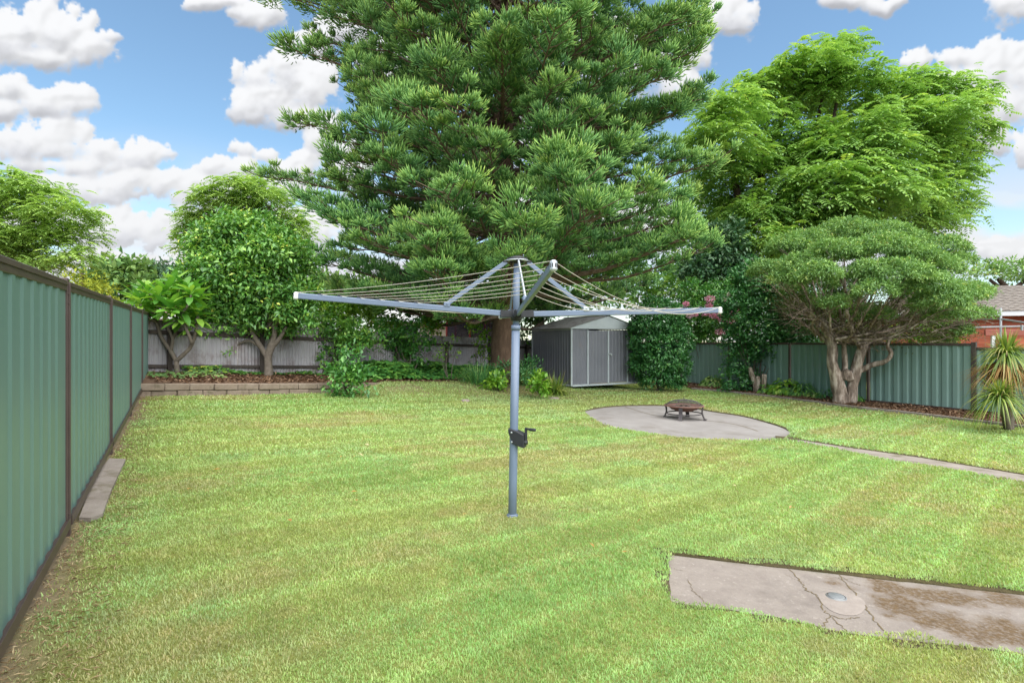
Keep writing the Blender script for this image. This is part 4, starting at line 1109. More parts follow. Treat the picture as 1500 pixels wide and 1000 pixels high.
# trampoline with red poles and dark net
tc_ = P(700, 500, 21.5); tp = empty('trampoline', (tc_[0], tc_[1], .1)); tag(tp, 'trampoline with red poles and dark safety net behind the iron fence', 'trampoline')
M['redpole'] = pbr('red_foam', s3((.50, .06, .05), (.62, .08, .07), (.7, .12, .1)), 6, 3, .6)
m_, nt, out = newmat('safety_net'); d_ = N(nt, 'ShaderNodeBsdfDiffuse'); d_.inputs[0].default_value = (.055, .05, .075, 1); t_ = N(nt, 'ShaderNodeBsdfTransparent'); mx = N(nt, 'ShaderNodeMixShader'); mx.inputs[0].default_value = .25
nt.links.new(d_.outputs[0], mx.inputs[1]); nt.links.new(t_.outputs[0], mx.inputs[2]); nt.links.new(mx.outputs[0], out.inputs[0])
rt = 1.25; c = A([tc_[0], tc_[1], 0]); zt0 = CAMZ + .95; zm = CAMZ - .2
angs = [math.radians(200 + 60 * k) for k in range(6)]
for k, aa in enumerate(angs):
    p = c + A([rt * math.cos(aa), rt * math.sin(aa), 0]); mb = MB(); mb.tube([p + A([0, 0, .05]), p + A([0, 0, zt0])], .035, 10); mb.build('pole', M['redpole'], tp)
mb = MB(); rr = rt - .06; aa = np.linspace(0, 2 * PI, 49)
mb.grid(np.stack([np.stack([c[0] + rr * np.cos(aa), c[1] + rr * np.sin(aa), np.full(49, z)], 1) for z in (zm, zt0 - .08)], 0)); mb.build('safety_net', m_, tp)
mb = MB(); mb.lathe([(0, zm), (rt - .08, zm), (rt, zm + .02), (rt, zm - .06), (0, zm - .06)], c, 40); mb.build('mat', M['blackplastic'], tp)
mb = MB(); mb.tube([c + A([rt * math.cos(x), rt * math.sin(x), zm - .1]) for x in aa], .03, 8, False); mb.build('frame', M['galv'], tp)
# power pole far away
pp_ = P(472, 500, 60); up_ = empty('power_pole', (pp_[0], pp_[1], 0)); tag(up_, 'distant timber power pole with crossarm rising between citrus and pine', 'power pole')
zt = P(472, 393, 60)[2]; mb = MB(); mb.tube([(pp_[0], pp_[1], 0), (pp_[0], pp_[1], zt)], (.2, .13), 10); mb.build('pole', M['darkwood'], up_)
mb = MB(); mb.bar((pp_[0] - 1.1, pp_[1], zt - .5), (pp_[0] + 1.1, pp_[1] - .3, zt - .5), .12, .12); mb.build('crossarm', M['darkwood'], up_)
# ------------------------------------------------------------------ bark and leaf materials
M['bark_pine'] = pbr('pine_bark', s3((.045, .028, .02), (.12, .075, .05), (.24, .16, .11)), 9, 8, .95, .03, 16, stretch=(1, 1, .45))
M['bark_grey'] = pbr('grey_bark', s3((.06, .05, .04), (.15, .125, .10), (.26, .225, .185)), 14, 7, .95, .008, 30)
M['bark_dark'] = pbr('dark_bark', s3((.02, .014, .01), (.055, .038, .028), (.11, .08, .06)), 9, 6, .95, .01, 25)
M['bark_paper'] = pbr('papery_bark', [(.3, (.06, .045, .035)), (.48, (.24, .185, .145)), (.62, (.52, .44, .37))], 9, 9, .95, .02, 18, stretch=(1, 1, .3))
M['twig'] = pbr('dry_twig', s3((.06, .04, .03), (.15, .11, .085), (.26, .20, .16)), 12, 4, .95)
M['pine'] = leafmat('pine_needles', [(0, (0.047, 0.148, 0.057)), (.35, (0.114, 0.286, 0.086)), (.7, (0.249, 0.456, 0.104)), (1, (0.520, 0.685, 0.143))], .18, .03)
M['citrus'] = leafmat('citrus_leaf', [(0, (0.044, 0.161, 0.036)), (.5, (0.129, 0.332, 0.060)), (.85, (0.329, 0.586, 0.091)), (1, (0.750, 0.750, 0.136))], .25, .07)
M['feather'] = leafmat('feathery_leaf', [(0, (0.174, 0.338, 0.112)), (.45, (0.340, 0.564, 0.130)), (.8, (0.646, 0.750, 0.155)), (1, (0.661, 0.750, 0.172))], .38, .03)
M['feather2'] = leafmat('lime_leaf', [(0, (0.180, 0.320, 0.096)), (.5, (0.413, 0.618, 0.143)), (1, (0.712, 0.716, 0.237))], .35, .02)
M['paper'] = leafmat('paperbark_leaf', [(0, (0.109, 0.230, 0.081)), (.5, (0.229, 0.410, 0.135)), (.85, (0.382, 0.580, 0.180)), (1, (0.568, 0.540, 0.162))], .25, .03)
M['broad'] = leafmat('broad_leaf', [(0, (0.036, 0.153, 0.036)), (.5, (0.090, 0.288, 0.054)), (1, (0.270, 0.540, 0.090))], .3, .06)
M['bright'] = leafmat('bright_leaf', [(0, (0.084, 0.238, 0.028)), (.5, (0.196, 0.420, 0.042)), (1, (0.420, 0.616, 0.070))], .4, .04)
M['dark'] = leafmat('dark_glossy_leaf', [(0, (0.028, 0.114, 0.039)), (.5, (0.061, 0.218, 0.061)), (.9, (0.136, 0.367, 0.096)), (1, (0.381, 0.597, 0.163))], .15, .06, .42)
M['far'] = leafmat('distant_leaf', [(0, (0.080, 0.168, 0.064)), (.5, (0.160, 0.288, 0.096)), (1, (0.304, 0.432, 0.144))], .25, .0)
M['farblue'] = leafmat('grey_green_leaf', [(0, (0.063, 0.135, 0.090)), (.5, (0.126, 0.225, 0.144)), (1, (0.216, 0.324, 0.198))], .2, 0)
M['gold'] = leafmat('golden_leaf', [(0, (0.146, 0.198, 0.039)), (.5, (0.312, 0.370, 0.052)), (1, (0.468, 0.519, 0.078))], .3, 0)
M['frangi'] = leafmat('frangipani_leaf', [(0, (0.070, 0.238, 0.028)), (.5, (0.168, 0.420, 0.049)), (1, (0.364, 0.602, 0.084))], .4, .07)
M['strap'] = leafmat('strap_leaf', [(0, (0.076, 0.162, 0.027)), (.5, (0.197, 0.311, 0.047)), (.85, (0.409, 0.446, 0.095)), (1, (0.681, 0.540, 0.270))], .3, .05)
M['deadstrap'] = leafmat('dead_strap', s3((.16, .085, .03), (.32, .19, .075), (.46, .31, .14)), .2, 0)
M['hosta'] = leafmat('hosta_leaf', [(0, (0.084, 0.228, 0.036)), (.6, (0.240, 0.432, 0.084)), (1, (0.504, 0.624, 0.216))], .35, .05)
M['petal'] = leafmat('pink_petal', s3((.66, .24, .42), (.76, .38, .55), (.84, .55, .70)), .3, 0)
M['whitepetal'] = leafmat('pale_petal', s3((.55, .35, .45), (.68, .5, .6), (.75, .62, .68)), .3, 0)

# ------------------------------------------------------------------ the big pine
def pine():
    rg = np.random.default_rng(21)
    TZ = 16.0; tb = atZ(737, TZ); X0 = tb[0]
    root = empty('pine_tree', tb); tag(root, 'huge dense green pine with drooping layered branches and a thick brown trunk', 'tree')
    HT = 23.0
    ht = np.array([-.3, .0, .35, 1.0, 2, 4, 8, 12, 16, 20, HT]); rr = np.array([.56, .48, .40, .365, .345, .33, .29, .24, .17, .09, .02])
    pts = [tb + A([.02 * math.sin(h * .8), .02 * math.cos(h), h]) for h in ht]
    mb = MB(); pp = spline(pts, 6); mb.tube(pp, np.interp(np.linspace(0, 10, len(pp)), np.arange(11), rr), 28, True, wob=.09, seed=3)
    for k in range(7):
        a = k * .9 + .3; d = A([math.cos(a), math.sin(a), 0]); mb.tube(spline([tb + d * .28 + A([0, 0, .5]), tb + d * .46 + A([0, 0, .12]), tb + d * .75 + A([0, 0, -.06])], 4), [.14] * 3 + [.10] * 3 + [.06] * 3, 8, wob=.15, seed=k)
    mb.build('trunk', M['bark_pine'], root)
    hs = [0, 2.2, 3.4, 5.4, 7.4, 9.4, 11.4, 13, 16, 20, 23]; Lr = [5.2, 5.4, 5.7, 5.7, 5.6, 5.6, 6.0, 5.8, 5.0, 2.6, .3]; Ll = [4.4, 4.8, 5.0, 4.8, 4.6, 4.8, 5.8, 5.8, 5.0, 2.6, .3]
    br = MB(); FP, FD, FL, FT = [], [], [], []
    h = 2.0; k = 0
    tipn = 0
    branches = []
    while h < 22.4:
        nb = int(rg.integers(9, 12)) if h < 8 else (int(rg.integers(7, 10)) if h < 13 else 5); a0 = rg.random() * 6.28
        for j in range(nb):
            a = a0 + j * 2 * PI / nb + rg.normal() * .18; hh = h + rg.normal() * .16
            ca = math.cos(a); L = np.interp(hh, hs, Lr) * (1 + ca) / 2 + np.interp(hh, hs, Ll) * (1 - ca) / 2
            if math.sin(a) < 0: L *= 1 - .10 * -math.sin(a)     # a little shorter towards the open lawn
            L *= .80 + .28 * rg.random()
            branches.append((hh, a, L))
        h += .36 + .12 * rg.random()
    branches.append((6.35, PI - .12, 7.4)); branches.append((7.1, PI + .1, 5.7)); branches.append((5.2, PI, 5.8)); branches.append((8.7, PI + .2, 5.7)); branches.append((10.2, PI + .1, 6.4)); branches.append((11.2, PI - .1, 7.2))
    bark_b = pbr('branch_bark', s3((.07, .05, .035), (.16, .115, .085), (.28, .21, .16)), 10, 5, .95)
    for (hh, a, L) in branches:
        if hh < 2.7 and math.cos(a) > .25 and math.sin(a) < .6: continue      # lopped on the shed side
        btone = rg.normal() * .07
        d = A([math.cos(a), math.sin(a), 0]); s = A([-math.sin(a), math.cos(a), 0])
        droop = np.interp(hh, [2, 6, 12, 20], [.10, .14, .05, -.15]) + rg.normal() * .03
        if hh < 3.5 and math.sin(a) < .5 and math.cos(a) > -.25: droop = .0      # boughs trained up clear of the shed and hoist
        t = np.linspace(0, 1, 11); r0 = np.interp(hh, [2, 12, 22], [.075, .06, .02])
        z = -droop * L * t + .16 * L * sstep(.45, 1, t) * t + .05 * np.sin(t * 6 + a * 3)
        side = .12 * np.sin(t * 4 + a * 5) * L * .12
        B = tb + A([0, 0, hh]) + d * (t * L)[:, None] + s * side[:, None] + A([0, 0, 1.]) * z[:, None]
        if hh < 13: br.tube(B, np.linspace(r0, .010, 11), 6, False)
        # rounded tufts of shoots along the outer part of the branch
        nt_ = int(6 + L * 3.3)
        for q in range(nt_):
            u = min(1., .20 + .80 * ((q + .3 + .7 * rg.random()) / nt_) ** .75) if q else 1.0
            ip = u * 10; i0 = min(int(ip), 9); bp = B[i0] + (B[i0 + 1] - B[i0]) * (ip - i0)
            sg = (1 if q % 2 else -1) if q else 0
            size = (.34 + .62 * rg.random() ** 2.2) * np.interp(L, [0, 3, 6], [.6, .85, 1.0])
            ax = norm(d * (.5 + .5 * rg.random()) + s * sg * (.95 - .45 * u) + A([0, 0, .30 + .16 * rg.normal()]))
            st = (.15 + .55 * rg.random()) * (1 if q else .1) * np.interp(L, [0, 4], [.4, 1])
            bp2 = bp + ax * st + A([0, 0, .08 * st])
            if hh < 13 and q: br.tube([bp, (bp + bp2) / 2 + A([0, 0, -.03]), bp2 + ax * .1], (.016, .012, .008), 4, False)
            a1 = norm(np.cross(ax, [0, 0, 1.])); a2 = np.cross(a1, ax)
            n = int(85 * size + 30 * rg.random() + 14)
            la = rg.normal(size=n) * .85; lb = rg.normal(size=n) * .30 + .08
            la = np.clip(la, -1.7, 1.7)
            dd = norm(ax * np.cos(la)[:, None] + a1 * np.sin(la)[:, None] + a2 * np.tan(np.clip(lb, -1, 1.1))[:, None])
            r0 = size * (.04 + .50 * rg.random(n) ** .8)
            p = bp2 + dd * r0[:, None] * A([1, 1, .8])
            if -.2 < bp2[0] < 5.2 and bp2[2] < 2.3: continue      # lower boughs cut back over the shed
            FP.append(p); FD.append(norm(dd + A([0, 0, .34]) + rg.normal(size=(n, 3)) * .16)); FL.append((.09 + .13 * rg.random(n)) * (.55 + .6 * size))
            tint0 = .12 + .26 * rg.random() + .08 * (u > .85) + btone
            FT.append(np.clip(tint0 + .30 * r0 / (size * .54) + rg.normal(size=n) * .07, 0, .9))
    br.build('branches', bark_b, root)
    p = np.concatenate(FP); d = np.concatenate(FD); L = np.concatenate(FL)[:, None]; T = np.concatenate(FT); n = len(p)
    # each shoot is a slim three-sided, upward-curling cone
    ref = np.tile(A([0, 0, 1.]), (n, 1)); a1 = norm(np.cross(d, ref)); a2 = np.cross(a1, d)
    w = (.0112 + .005 * rg.random(n))[:, None]
    mid = p + d * L * .55 + A([0, 0, 1.]) * L * .05; tip = p + d * L + A([0, 0, 1.]) * L * .20
    c3 = [(math.cos(x), math.sin(x)) for x in (PI / 2, PI / 2 + 2.094, PI / 2 + 4.189)]
    V = np.stack([p + (a1 * c + a2 * s) * w * .8 for c, s in c3] + [mid + (a1 * c + a2 * s) * w for c, s in c3] + [tip], 1).reshape(-1, 3)
    i = np.arange(n)[:, None] * 7
    q = np.concatenate([i + A([[0, 1, 4, 3]]), i + A([[1, 2, 5, 4]]), i + A([[2, 0, 3, 5]])]); t3 = np.concatenate([i + A([[3, 4, 6]]), i + A([[4, 5, 6]]), i + A([[5, 3, 6]])])
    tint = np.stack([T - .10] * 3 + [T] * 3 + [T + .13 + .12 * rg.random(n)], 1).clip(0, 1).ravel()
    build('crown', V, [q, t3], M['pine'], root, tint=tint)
    print('pine shoots', n)
pine()

# ------------------------------------------------------------------ feathery trees (pinnate fronds in tiers)
def fronds(rg, blobs, per, k, L, pairs=6, lw=.30, droop=.5, shell=.72, spread=.35, low=-.25, tint=(.0, .7)):
    p, d, ct = blobpts(rg, blobs, per, spread, shell, k, low); n = len(p)
    hd = d * A([1, 1, .35]) * .42 + rdir(rg, n) * .9; hd[:, 2] = hd[:, 2] * .45 + .16; ax = norm(hd)
    l = (L * (.65 + .6 * rg.random(n)))[:, None]; side = norm(np.cross(ax, A([0, 0, 1.])))
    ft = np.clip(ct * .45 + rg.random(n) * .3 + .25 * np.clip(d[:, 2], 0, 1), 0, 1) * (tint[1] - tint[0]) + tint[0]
    Vs, Fs, Ts = [], [], []; off = 0
    for j in range(pairs + 1):
        u = (j + .6) / (pairs + .6); c = p + ax * l * u - A([0, 0, 1.]) * l * droop * u * u
        tang = norm(ax - A([0, 0, 1.]) * 2 * droop * u)
        for sg in ((-1, 1) if j < pairs else (0,)):
            la = norm(side * sg * 1.0 + tang * (.45 if sg else 1.) - A([0, 0, .28]))
            ll = (l[:, 0] * lw * (1.15 - .75 * abs(u - .45)))
            up = norm(np.cross(la, tang) * (sg or 1) + A([0, 0, 1.2])); V, f = leaf4(c, la, up, ll, ll * .5, .05)
            Vs.append(V); Fs.append(f + off); off += len(V); Ts.append(np.repeat(ft + .06 * rg.normal(size=n), 4))
    return np.concatenate(Vs), [np.concatenate(Fs)], np.clip(np.concatenate(Ts), 0, 1)

def tree(name, label, base, trunkspec, Z, crowns, bark, group=None, cat='tree', tw=None):
    r = empty(name, base); tag(r, label, cat, group)
    if trunkspec:
        y0 = CY + (CAMZ - float(base[2]) + .1) * F / Z; f0 = trunkspec[0][0]
        if y0 > f0[1] + 6: trunkspec = [[(f0[0], y0, f0[2] * 1.12, *f0[3:]), *trunkspec[0]]] + list(trunkspec[1:])
        mb = MB(); limbs(mb, trunkspec, Z, 10, .14, int(abs(base[0]) * 10) + 3); 
        if tw: tw(mb)
        mb.build('trunk', bark, r)
    for k, (V, Fs, T, mat) in enumerate(crowns):
        build('crown', V, Fs, mat, r, tint=T)
    return r
rg = np.random.default_rng(31)
Zr = 25.0
sq = lambda L: [((a[0] - 1230) * .90 + 1222, (a[1] - 300) * .90 + 304, *a[2:]) for a in L]
JAC = [(1231,52,30),(1195,74,40),(1160,92,36),(1122,108,32),(1085,122,32),(1064,152,46,-1.5),(1045,196,44,-2),(1110,158,34,1),(1216,112,42),(1254,96,34),(1311,116,36),(1360,108,34),
       (1406,128,44),(1440,152,32),(1436,186,34),(1388,164,46,-1),(1330,154,42),(1273,178,44,-1.5),(1150,195,36,1),(1197,192,36,-1),(1368,214,46,-1.5),(1425,218,32),(1292,216,48,-2),(1224,220,44,-2),
       (1150,230,40,0),(1330,252,46,-2),(1273,250,46,-2.5),(1216,258,42,-2.5),(1163,272,42,-2),(1398,254,42,-.5),(1406,292,34,0),(1424,302,22),(1360,286,46,-1.5),(1292,288,50,-2.5),(1216,300,46,-3),(1160,304,40,-2),
       (1110,250,38,0),(1076,230,40,-1),(1040,250,36,-1),(1330,320,50,-1),(1390,330,36),(1240,330,46,-2),(1100,320,44,-1.5),(1120,360,40,-2),(1070,300,32,1),(1180,350,40,-1.5),(1020,290,34,.5),(1040,330,36,.5),(1075,380,36,.5),(1010,340,28,1),(1190,130,30,1),(1235,140,26,1.5),(1090,420,30,1)]
limb = [[(1150,470,34),(1142,420,30),(1130,360,26),(1128,310,22,-.3),(1165,262,16,-.8),(1200,210,9,-1),(1230,150,5),(1236,80,3)],
        [(1088,470,24),(1086,400,20),(1092,330,17),(1076,290,15),(1098,280,13,.4),(1110,230,10),(1100,180,7)],
        [(1076,290,11),(1066,250,8),(1052,200,6)], [(1128,330,18,-.3),(1180,312,14,-.8),(1240,300,11,-1),(1300,240,9,-1),(1370,180,6),(1420,150,4)],
        [(1130,360,14),(1200,340,12,.5),(1290,320,10,.5),(1370,290,7,.5),(1410,260,4)], [(1165,262,8,-.8),(1200,170,5,.5),(1216,110,3),(1260,95,2)], [(1098,280,8,.4),(1140,170,6,.5),(1165,120,4)],
        [(1300,240,6,-1),(1320,160,5,-.5),(1345,112,3)], [(1116,330,10),(1114,270,8),(1112,210,5)]]
tree('feathery_tree', 'tall spreading bright green tree with feathery fronds behind the paperbark and the right fence', atZ(1130, Zr), [sq(q) for q in limb], Zr,
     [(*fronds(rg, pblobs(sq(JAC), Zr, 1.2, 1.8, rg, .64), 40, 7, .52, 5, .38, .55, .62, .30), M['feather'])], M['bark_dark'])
rg = np.random.default_rng(33)
tree('feathery_tree', 'lime green feathery tree rising beyond the left fence at the edge of the picture', atZ(5, 27), [[(-20,480,30),(-10,420,24),(10,370,18),(40,330,12),(60,300,8)], [(10,380,12),(60,385,9),(105,372,5)], [(-5,410,12),(40,400,8),(80,392,5)], [(10,370,12),(-10,310,9),(0,270,6)]], 27,
     [(*fronds(rg, pblobs([(15,268,36),(55,288,42),(-20,300,60),(92,312,38),(118,345,26),(125,372,18),(40,325,44),(75,352,34),(0,350,50),(25,385,34),(70,388,26),(105,378,18),(-40,360,60)], 27, 1.3, 2.5, rg, .42), 42, 7, .46, 5, .38, .5, .6, .3), M['feather2'])], M['bark_grey'])
rg = np.random.default_rng(34)
tree('feathery_tree', 'lime green umbrella shaped feathery tree behind the citrus tree', atZ(350, 30), [[(352,480,20),(350,400,15),(345,345,11),(320,315,7),(300,310,4)], [(347,360,9),(370,320,7),(400,300,4)], [(350,380,9),(390,350,6),(430,335,4)], [(346,350,8),(352,310,6),(360,275,4)], [(350,390,8),(310,360,6),(280,345,4)]], 30,
     [(*fronds(rg, pblobs([(345,276,26),(375,274,26),(318,292,28),(402,294,30),(292,318,24),(283,345,22),(428,325,26),(440,350,18),(345,300,34),(370,318,34),(310,330,30),(405,335,30),(300,365,30),(420,365,30),(350,350,30)], 30, 1.4, 1.5, rg, .45), 42, 7, .46, 5, .38, .5, .6, .3), M['feather2'])], M['bark_grey'])

# distant trees
rg = np.random.default_rng(35)
def simple_tree(name, label, spec, Z, mat, per, k, L, W, trunk=None, zr=1.0, flat=.9, spread=.3, group=None):
    b = pblobs(spec, Z, zr, 1.0, rg, flat); V, Fs, T = leafy(rg, b, per * 6, k, L, W, spread)
    sx = spec[0][0]
    return tree(name, label, atZ(sx, Z), trunk or [[(sx, 500, 14), (sx + 2, 440, 9), (sx, 400, 4)]], Z, [(V, Fs, T, mat)], M['bark_dark'], group)
simple_tree('round_tree', 'mid green bushy tree in the distance above the left fence corner', [(165,404,24),(190,402,22),(148,412,18),(205,412,18),(175,425,34),(215,430,24)], 42, M['far'], 5, 10, .55, .30, spread=.5)
simple_tree('round_tree', 'hazy pale green tree in the distance beside the dark conifer', [(222,412,16),(212,425,20),(234,432,22)], 46, M['farblue'], 5, 10, .55, .30, spread=.5)
simple_tree('conifer_tree', 'slim blue green conifer in the distance rising next to the citrus tree', [(248,395,9),(245,408,14),(250,422,20),(244,440,24),(258,410,14)], 44, M['farblue'], 8, 10, .6, .16, spread=.45)
simple_tree('golden_shrub', 'yellow green shrub peeping over the left fence', [(120,412,16),(138,420,16),(100,412,12),(155,430,14),(130,440,30)], 17, M['gold'], 12, 12, .16, .06, spread=.16)
simple_tree('round_tree', 'dark green tree far behind the gap between citrus and pine', [(455,420,20),(480,430,26),(440,440,24),(510,440,30),(560,440,34),(600,430,30)], 38, M['far'], 5, 10, .5, .28, spread=.5)
simple_tree('round_tree', 'dim green tree far behind the shed beside the pine trunk', [(790,440,30),(830,430,34),(880,430,34),(930,430,36),(975,420,36),(760,445,26)], 30, M['citrus'], 6, 11, .32, .16, spread=.35)
simple_tree('round_tree', 'dark leafy tree far beyond the fence between the pine and the feathery tree', [(1000,420,34),(1040,440,36),(1080,450,36),(1120,440,36),(1160,450,36),(1200,460,34),(1020,380,30),(1240,470,30),(1010,485,24),(1050,488,22),(1090,488,22),(1140,490,22),(1190,490,22),(1250,492,22),(1300,490,20)], 32, M['citrus'], 6, 11, .34, .17, spread=.4)
simple_tree('umbrella_tree', 'low spreading tree behind the brick house roof at the edge of the picture', [(1450,394,18),(1475,390,17),(1500,398,18),(1525,405,20),(1430,400,14),(1462,402,16),(1490,408,14)], 37, M['paper'], 7, 12, .30, .11, trunk=[[(1480,480,12),(1478,430,9),(1462,408,5)], [(1478,430,8),(1500,412,5),(1515,405,3)], [(1478,432,7),(1450,410,4)]], flat=.6, spread=.2)

# ------------------------------------------------------------------ citrus
rg = np.random.default_rng(41)
CZ = 12.6; fx_ = atZ(394, CZ, fn=Hbed)
cb = pblobs([(358,352,38),(320,372,36),(395,372,38),(300,402,34),(425,398,32),(345,398,48),(385,412,48),(285,428,26),(438,428,22),(318,440,42),(400,446,44),(360,452,46),(295,458,26),(430,458,26),(330,472,34),(385,474,34),(418,478,22),(345,335,22),(380,340,24),(310,345,20)], CZ, 1.15, .9, rg, .9)
V, Fs, T = leafy(rg, cb + pblobs([(262,418,10),(455,382,9),(458,440,10),(330,318,10),(388,322,11),(412,345,12),(285,362,12),(275,474,12),(448,478,9),(360,322,9),(300,338,8),(440,362,9)], CZ, 1, 1.0, rg, 1.2), 330, 18, .115, .056, .115, shell=.50, outw=.55, rnd=.75)
V2, F2, T2 = leafy(rg, [(P(344, 514, CZ - .3), (.16, .12, .06))], 300, 9, .10, .04, .05)
Fs = [np.concatenate([Fs[0], F2[0] + len(V)])]; V = np.vstack([V, V2]); T = np.concatenate([T, T2])
def citw(mb):
    rr_ = np.random.default_rng(5)
    for c, r in cb: 
        s0 = P(392 + rr_.normal() * 8, 480, CZ); mid = (s0 + c) / 2 + rr_.normal(size=3) * .1; mb.tube(spline([s0, mid, c], 4), np.linspace(.022, .007, 9), 5, False)
tree('citrus_tree', 'dense round dark green citrus tree on the raised bed before the grey iron fence', fx_,
     [[(394,551,13),(393,535,11),(393,522,11),(398,505,10),(402,490,8),(404,465,6)], [(393,525,9),(386,514,8),(378,502,7),(370,488,6),(360,465,5)], [(396,512,7),(410,495,6),(420,478,4)], [(384,511,4),(366,499,4),(350,504,2.5),(342,514,1.5)]], CZ, [(V, Fs, T, M['citrus'])], M['bark_grey'], tw=citw)

# ------------------------------------------------------------------ frangipani
rg = np.random.default_rng(43)
FZ = 11.35; fb_ = atZ(259, FZ, fn=Hbed)
fr_ = empty('frangipani', fb_); tag(fr_, 'frangipani with bare forked grey stems and rosettes of big bright leaves by the corner', 'tree')
mb = MB()
stem = [[(259,552,9),(259,540,7.5),(258,528,7)], [(258,529,6.5),(250,514,6),(240,500,5.5),(234,488,5),(229,472,4.5),(222,456,4)], [(250,514,5),(253,497,4.5),(248,485,4),(243,472,4),(238,452,3.5)], [(253,497,4,.1),(258,484,4,.2),(259,465,3.5,.3),(262,445,3.5,.3)],
        [(258,529,6.5),(268,520,6),(277,511,5.5),(283,499,5),(287,486,4.5),(288,466,4)], [(281,503,5,-.1),(276,489,4.5,-.2),(270,474,4,-.2),(266,455,3.5,-.3)], [(229,472,4),(214,462,3.5,-.2),(206,446,3,-.3)], [(288,470,4),(292,455,3.5,.2),(290,440,3,.2)], [(238,460,3.5),(226,446,3,.3),(216,430,3,.3)], [(266,460,3.5,-.3),(276,446,3,-.4),(280,432,3,-.4)]]
limbs(mb, stem, FZ, 9, .1, 7); mb.build('trunk', M['bark_grey'], fr_)
ros = [(222,455,0),(238,450,0),(262,443,.3),(288,463,0),(266,453,-.3),(206,445,-.3),(290,438,.2),(216,429,.3),(280,431,-.4),(245,428,0),(255,418,.2),(232,436,-.3),(272,426,.2),(198,440,.1),(264,468,-.2),(284,478,.1),(210,468,.2),(250,455,-.4)]
Ps, Ax, Up, Ll = [], [], [], []
for (x, y, dz) in ros:
    c = P(x, y, FZ + dz); n = 20; a = np.arange(n) * 2.4 + rg.random() * 6; el = np.linspace(1.05, -.35, n) + rg.normal(size=n) * .12
    d = np.stack([np.cos(a) * np.cos(el), np.sin(a) * np.cos(el), np.sin(el)], 1); Ps.append(c + d * .03 + A([0, 0, 1.]) * np.linspace(.04, -.06, n)[:, None]); Ax.append(d); Up.append(np.tile(A([0, 0, 1.]), (n, 1)) + d * -.3 + rg.normal(size=(n, 3)) * .15); Ll.append(.29 + .14 * rg.random(n))
p, ax, up, l = map(np.concatenate, (Ps, Ax, Up, Ll)); V, t, q = leaf6(p, ax, norm(up), l, l * .37, .2, .10)
build('crown', V, [t, q], M['frangi'], fr_, tint=np.repeat(rg.random(len(p)), 8))

# ------------------------------------------------------------------ paperbark
rg = np.random.default_rng(47)
PZ = 14.7; pb = atZ(1237, PZ)
pads = [(1150,368,34,.4),(1195,352,34,.6),(1175,385,34,-.8),(1245,345,36,.8),(1290,345,34,.3),(1335,348,34,.6),(1380,362,34,.3),(1408,385,30,.8),(1130,394,26,.2),(1225,372,36,-1),(1275,372,38,-1.2),(1330,376,38,-1),(1375,392,34,-.6),(1425,420,26,.2),
        (1440,440,22,.6),(1410,438,30,-.8),(1365,418,34,-1.6),(1310,404,38,-2),(1255,400,34,-1.8),(1205,402,30,-1.4),(1160,410,24,-.8),(1345,448,30,-1.8),(1390,462,26,-1.2),(1430,462,20,0),(1285,430,24,-2.2),(1225,438,20,-1.6),(1118,402,18,.5),(1300,360,40,1.5),(1220,365,40,1.8),(1370,400,40,1.8),(1160,390,34,1.6),(1330,440,30,1.4),(1260,420,34,1.4)]
pads += [(1180,440,22,.8),(1215,455,22,-.4),(1260,462,24,.5),(1300,468,24,-.6),(1350,478,24,.4),(1395,482,20,.2),(1150,425,20,.6),(1380,500,14,.6),(1240,445,26,1.6),(1420,492,14,.3),(1190,420,28,1.0),(1330,460,28,1.5)]
rj = np.random.default_rng(77)
pbl = pblobs([(a[0] + rj.normal() * 9, a[1] + rj.normal() * 7, a[2] * (.74 + .48 * rj.random()), *a[3:]) for a in pads], PZ, 1.1, .3, rg, .62)
V, Fs, T = leafy(rg, pbl, 800, 16, .085, .027, .055, shell=.70, low=-.15, outw=.55, upw=.6, rnd=.8, tr=(.6, .4))
def paptw(mb):
    r_ = np.random.default_rng(9)
    for c, r in pbl:
        s0 = P(1240 + r_.normal() * 22, 492 + r_.normal() * 8, PZ + r_.normal() * .25); m1 = s0 * .5 + c * .5 + A([0, 0, -.25]) + r_.normal(size=3) * .12
        path = spline([s0, m1, c - A([0, 0, r[2] * .5])], 5); mb.tube(path, np.linspace(.035, .012, 11), 6, False)
        twigs(r_, mb, [path[i] for i in r_.integers(4, 11, 14)], norm((c - s0) * A([1, 1, .6]) + r_.normal(size=(14, 3)) * .5), .6, .008, 4, 4, .4)
mbt = MB(); r_ = np.random.default_rng(10)
st = []; dr = []
for i in range(620):
    x = 1150 + r_.random() * 270; y = 445 + r_.random() * 75 * (1 - abs(x - 1270) / 220); z = PZ + r_.normal() * .8
    st.append(P(x, y, z)); dr.append(A([(x - 1245) / 120, r_.normal() * .5, .35 + r_.normal() * .3]))
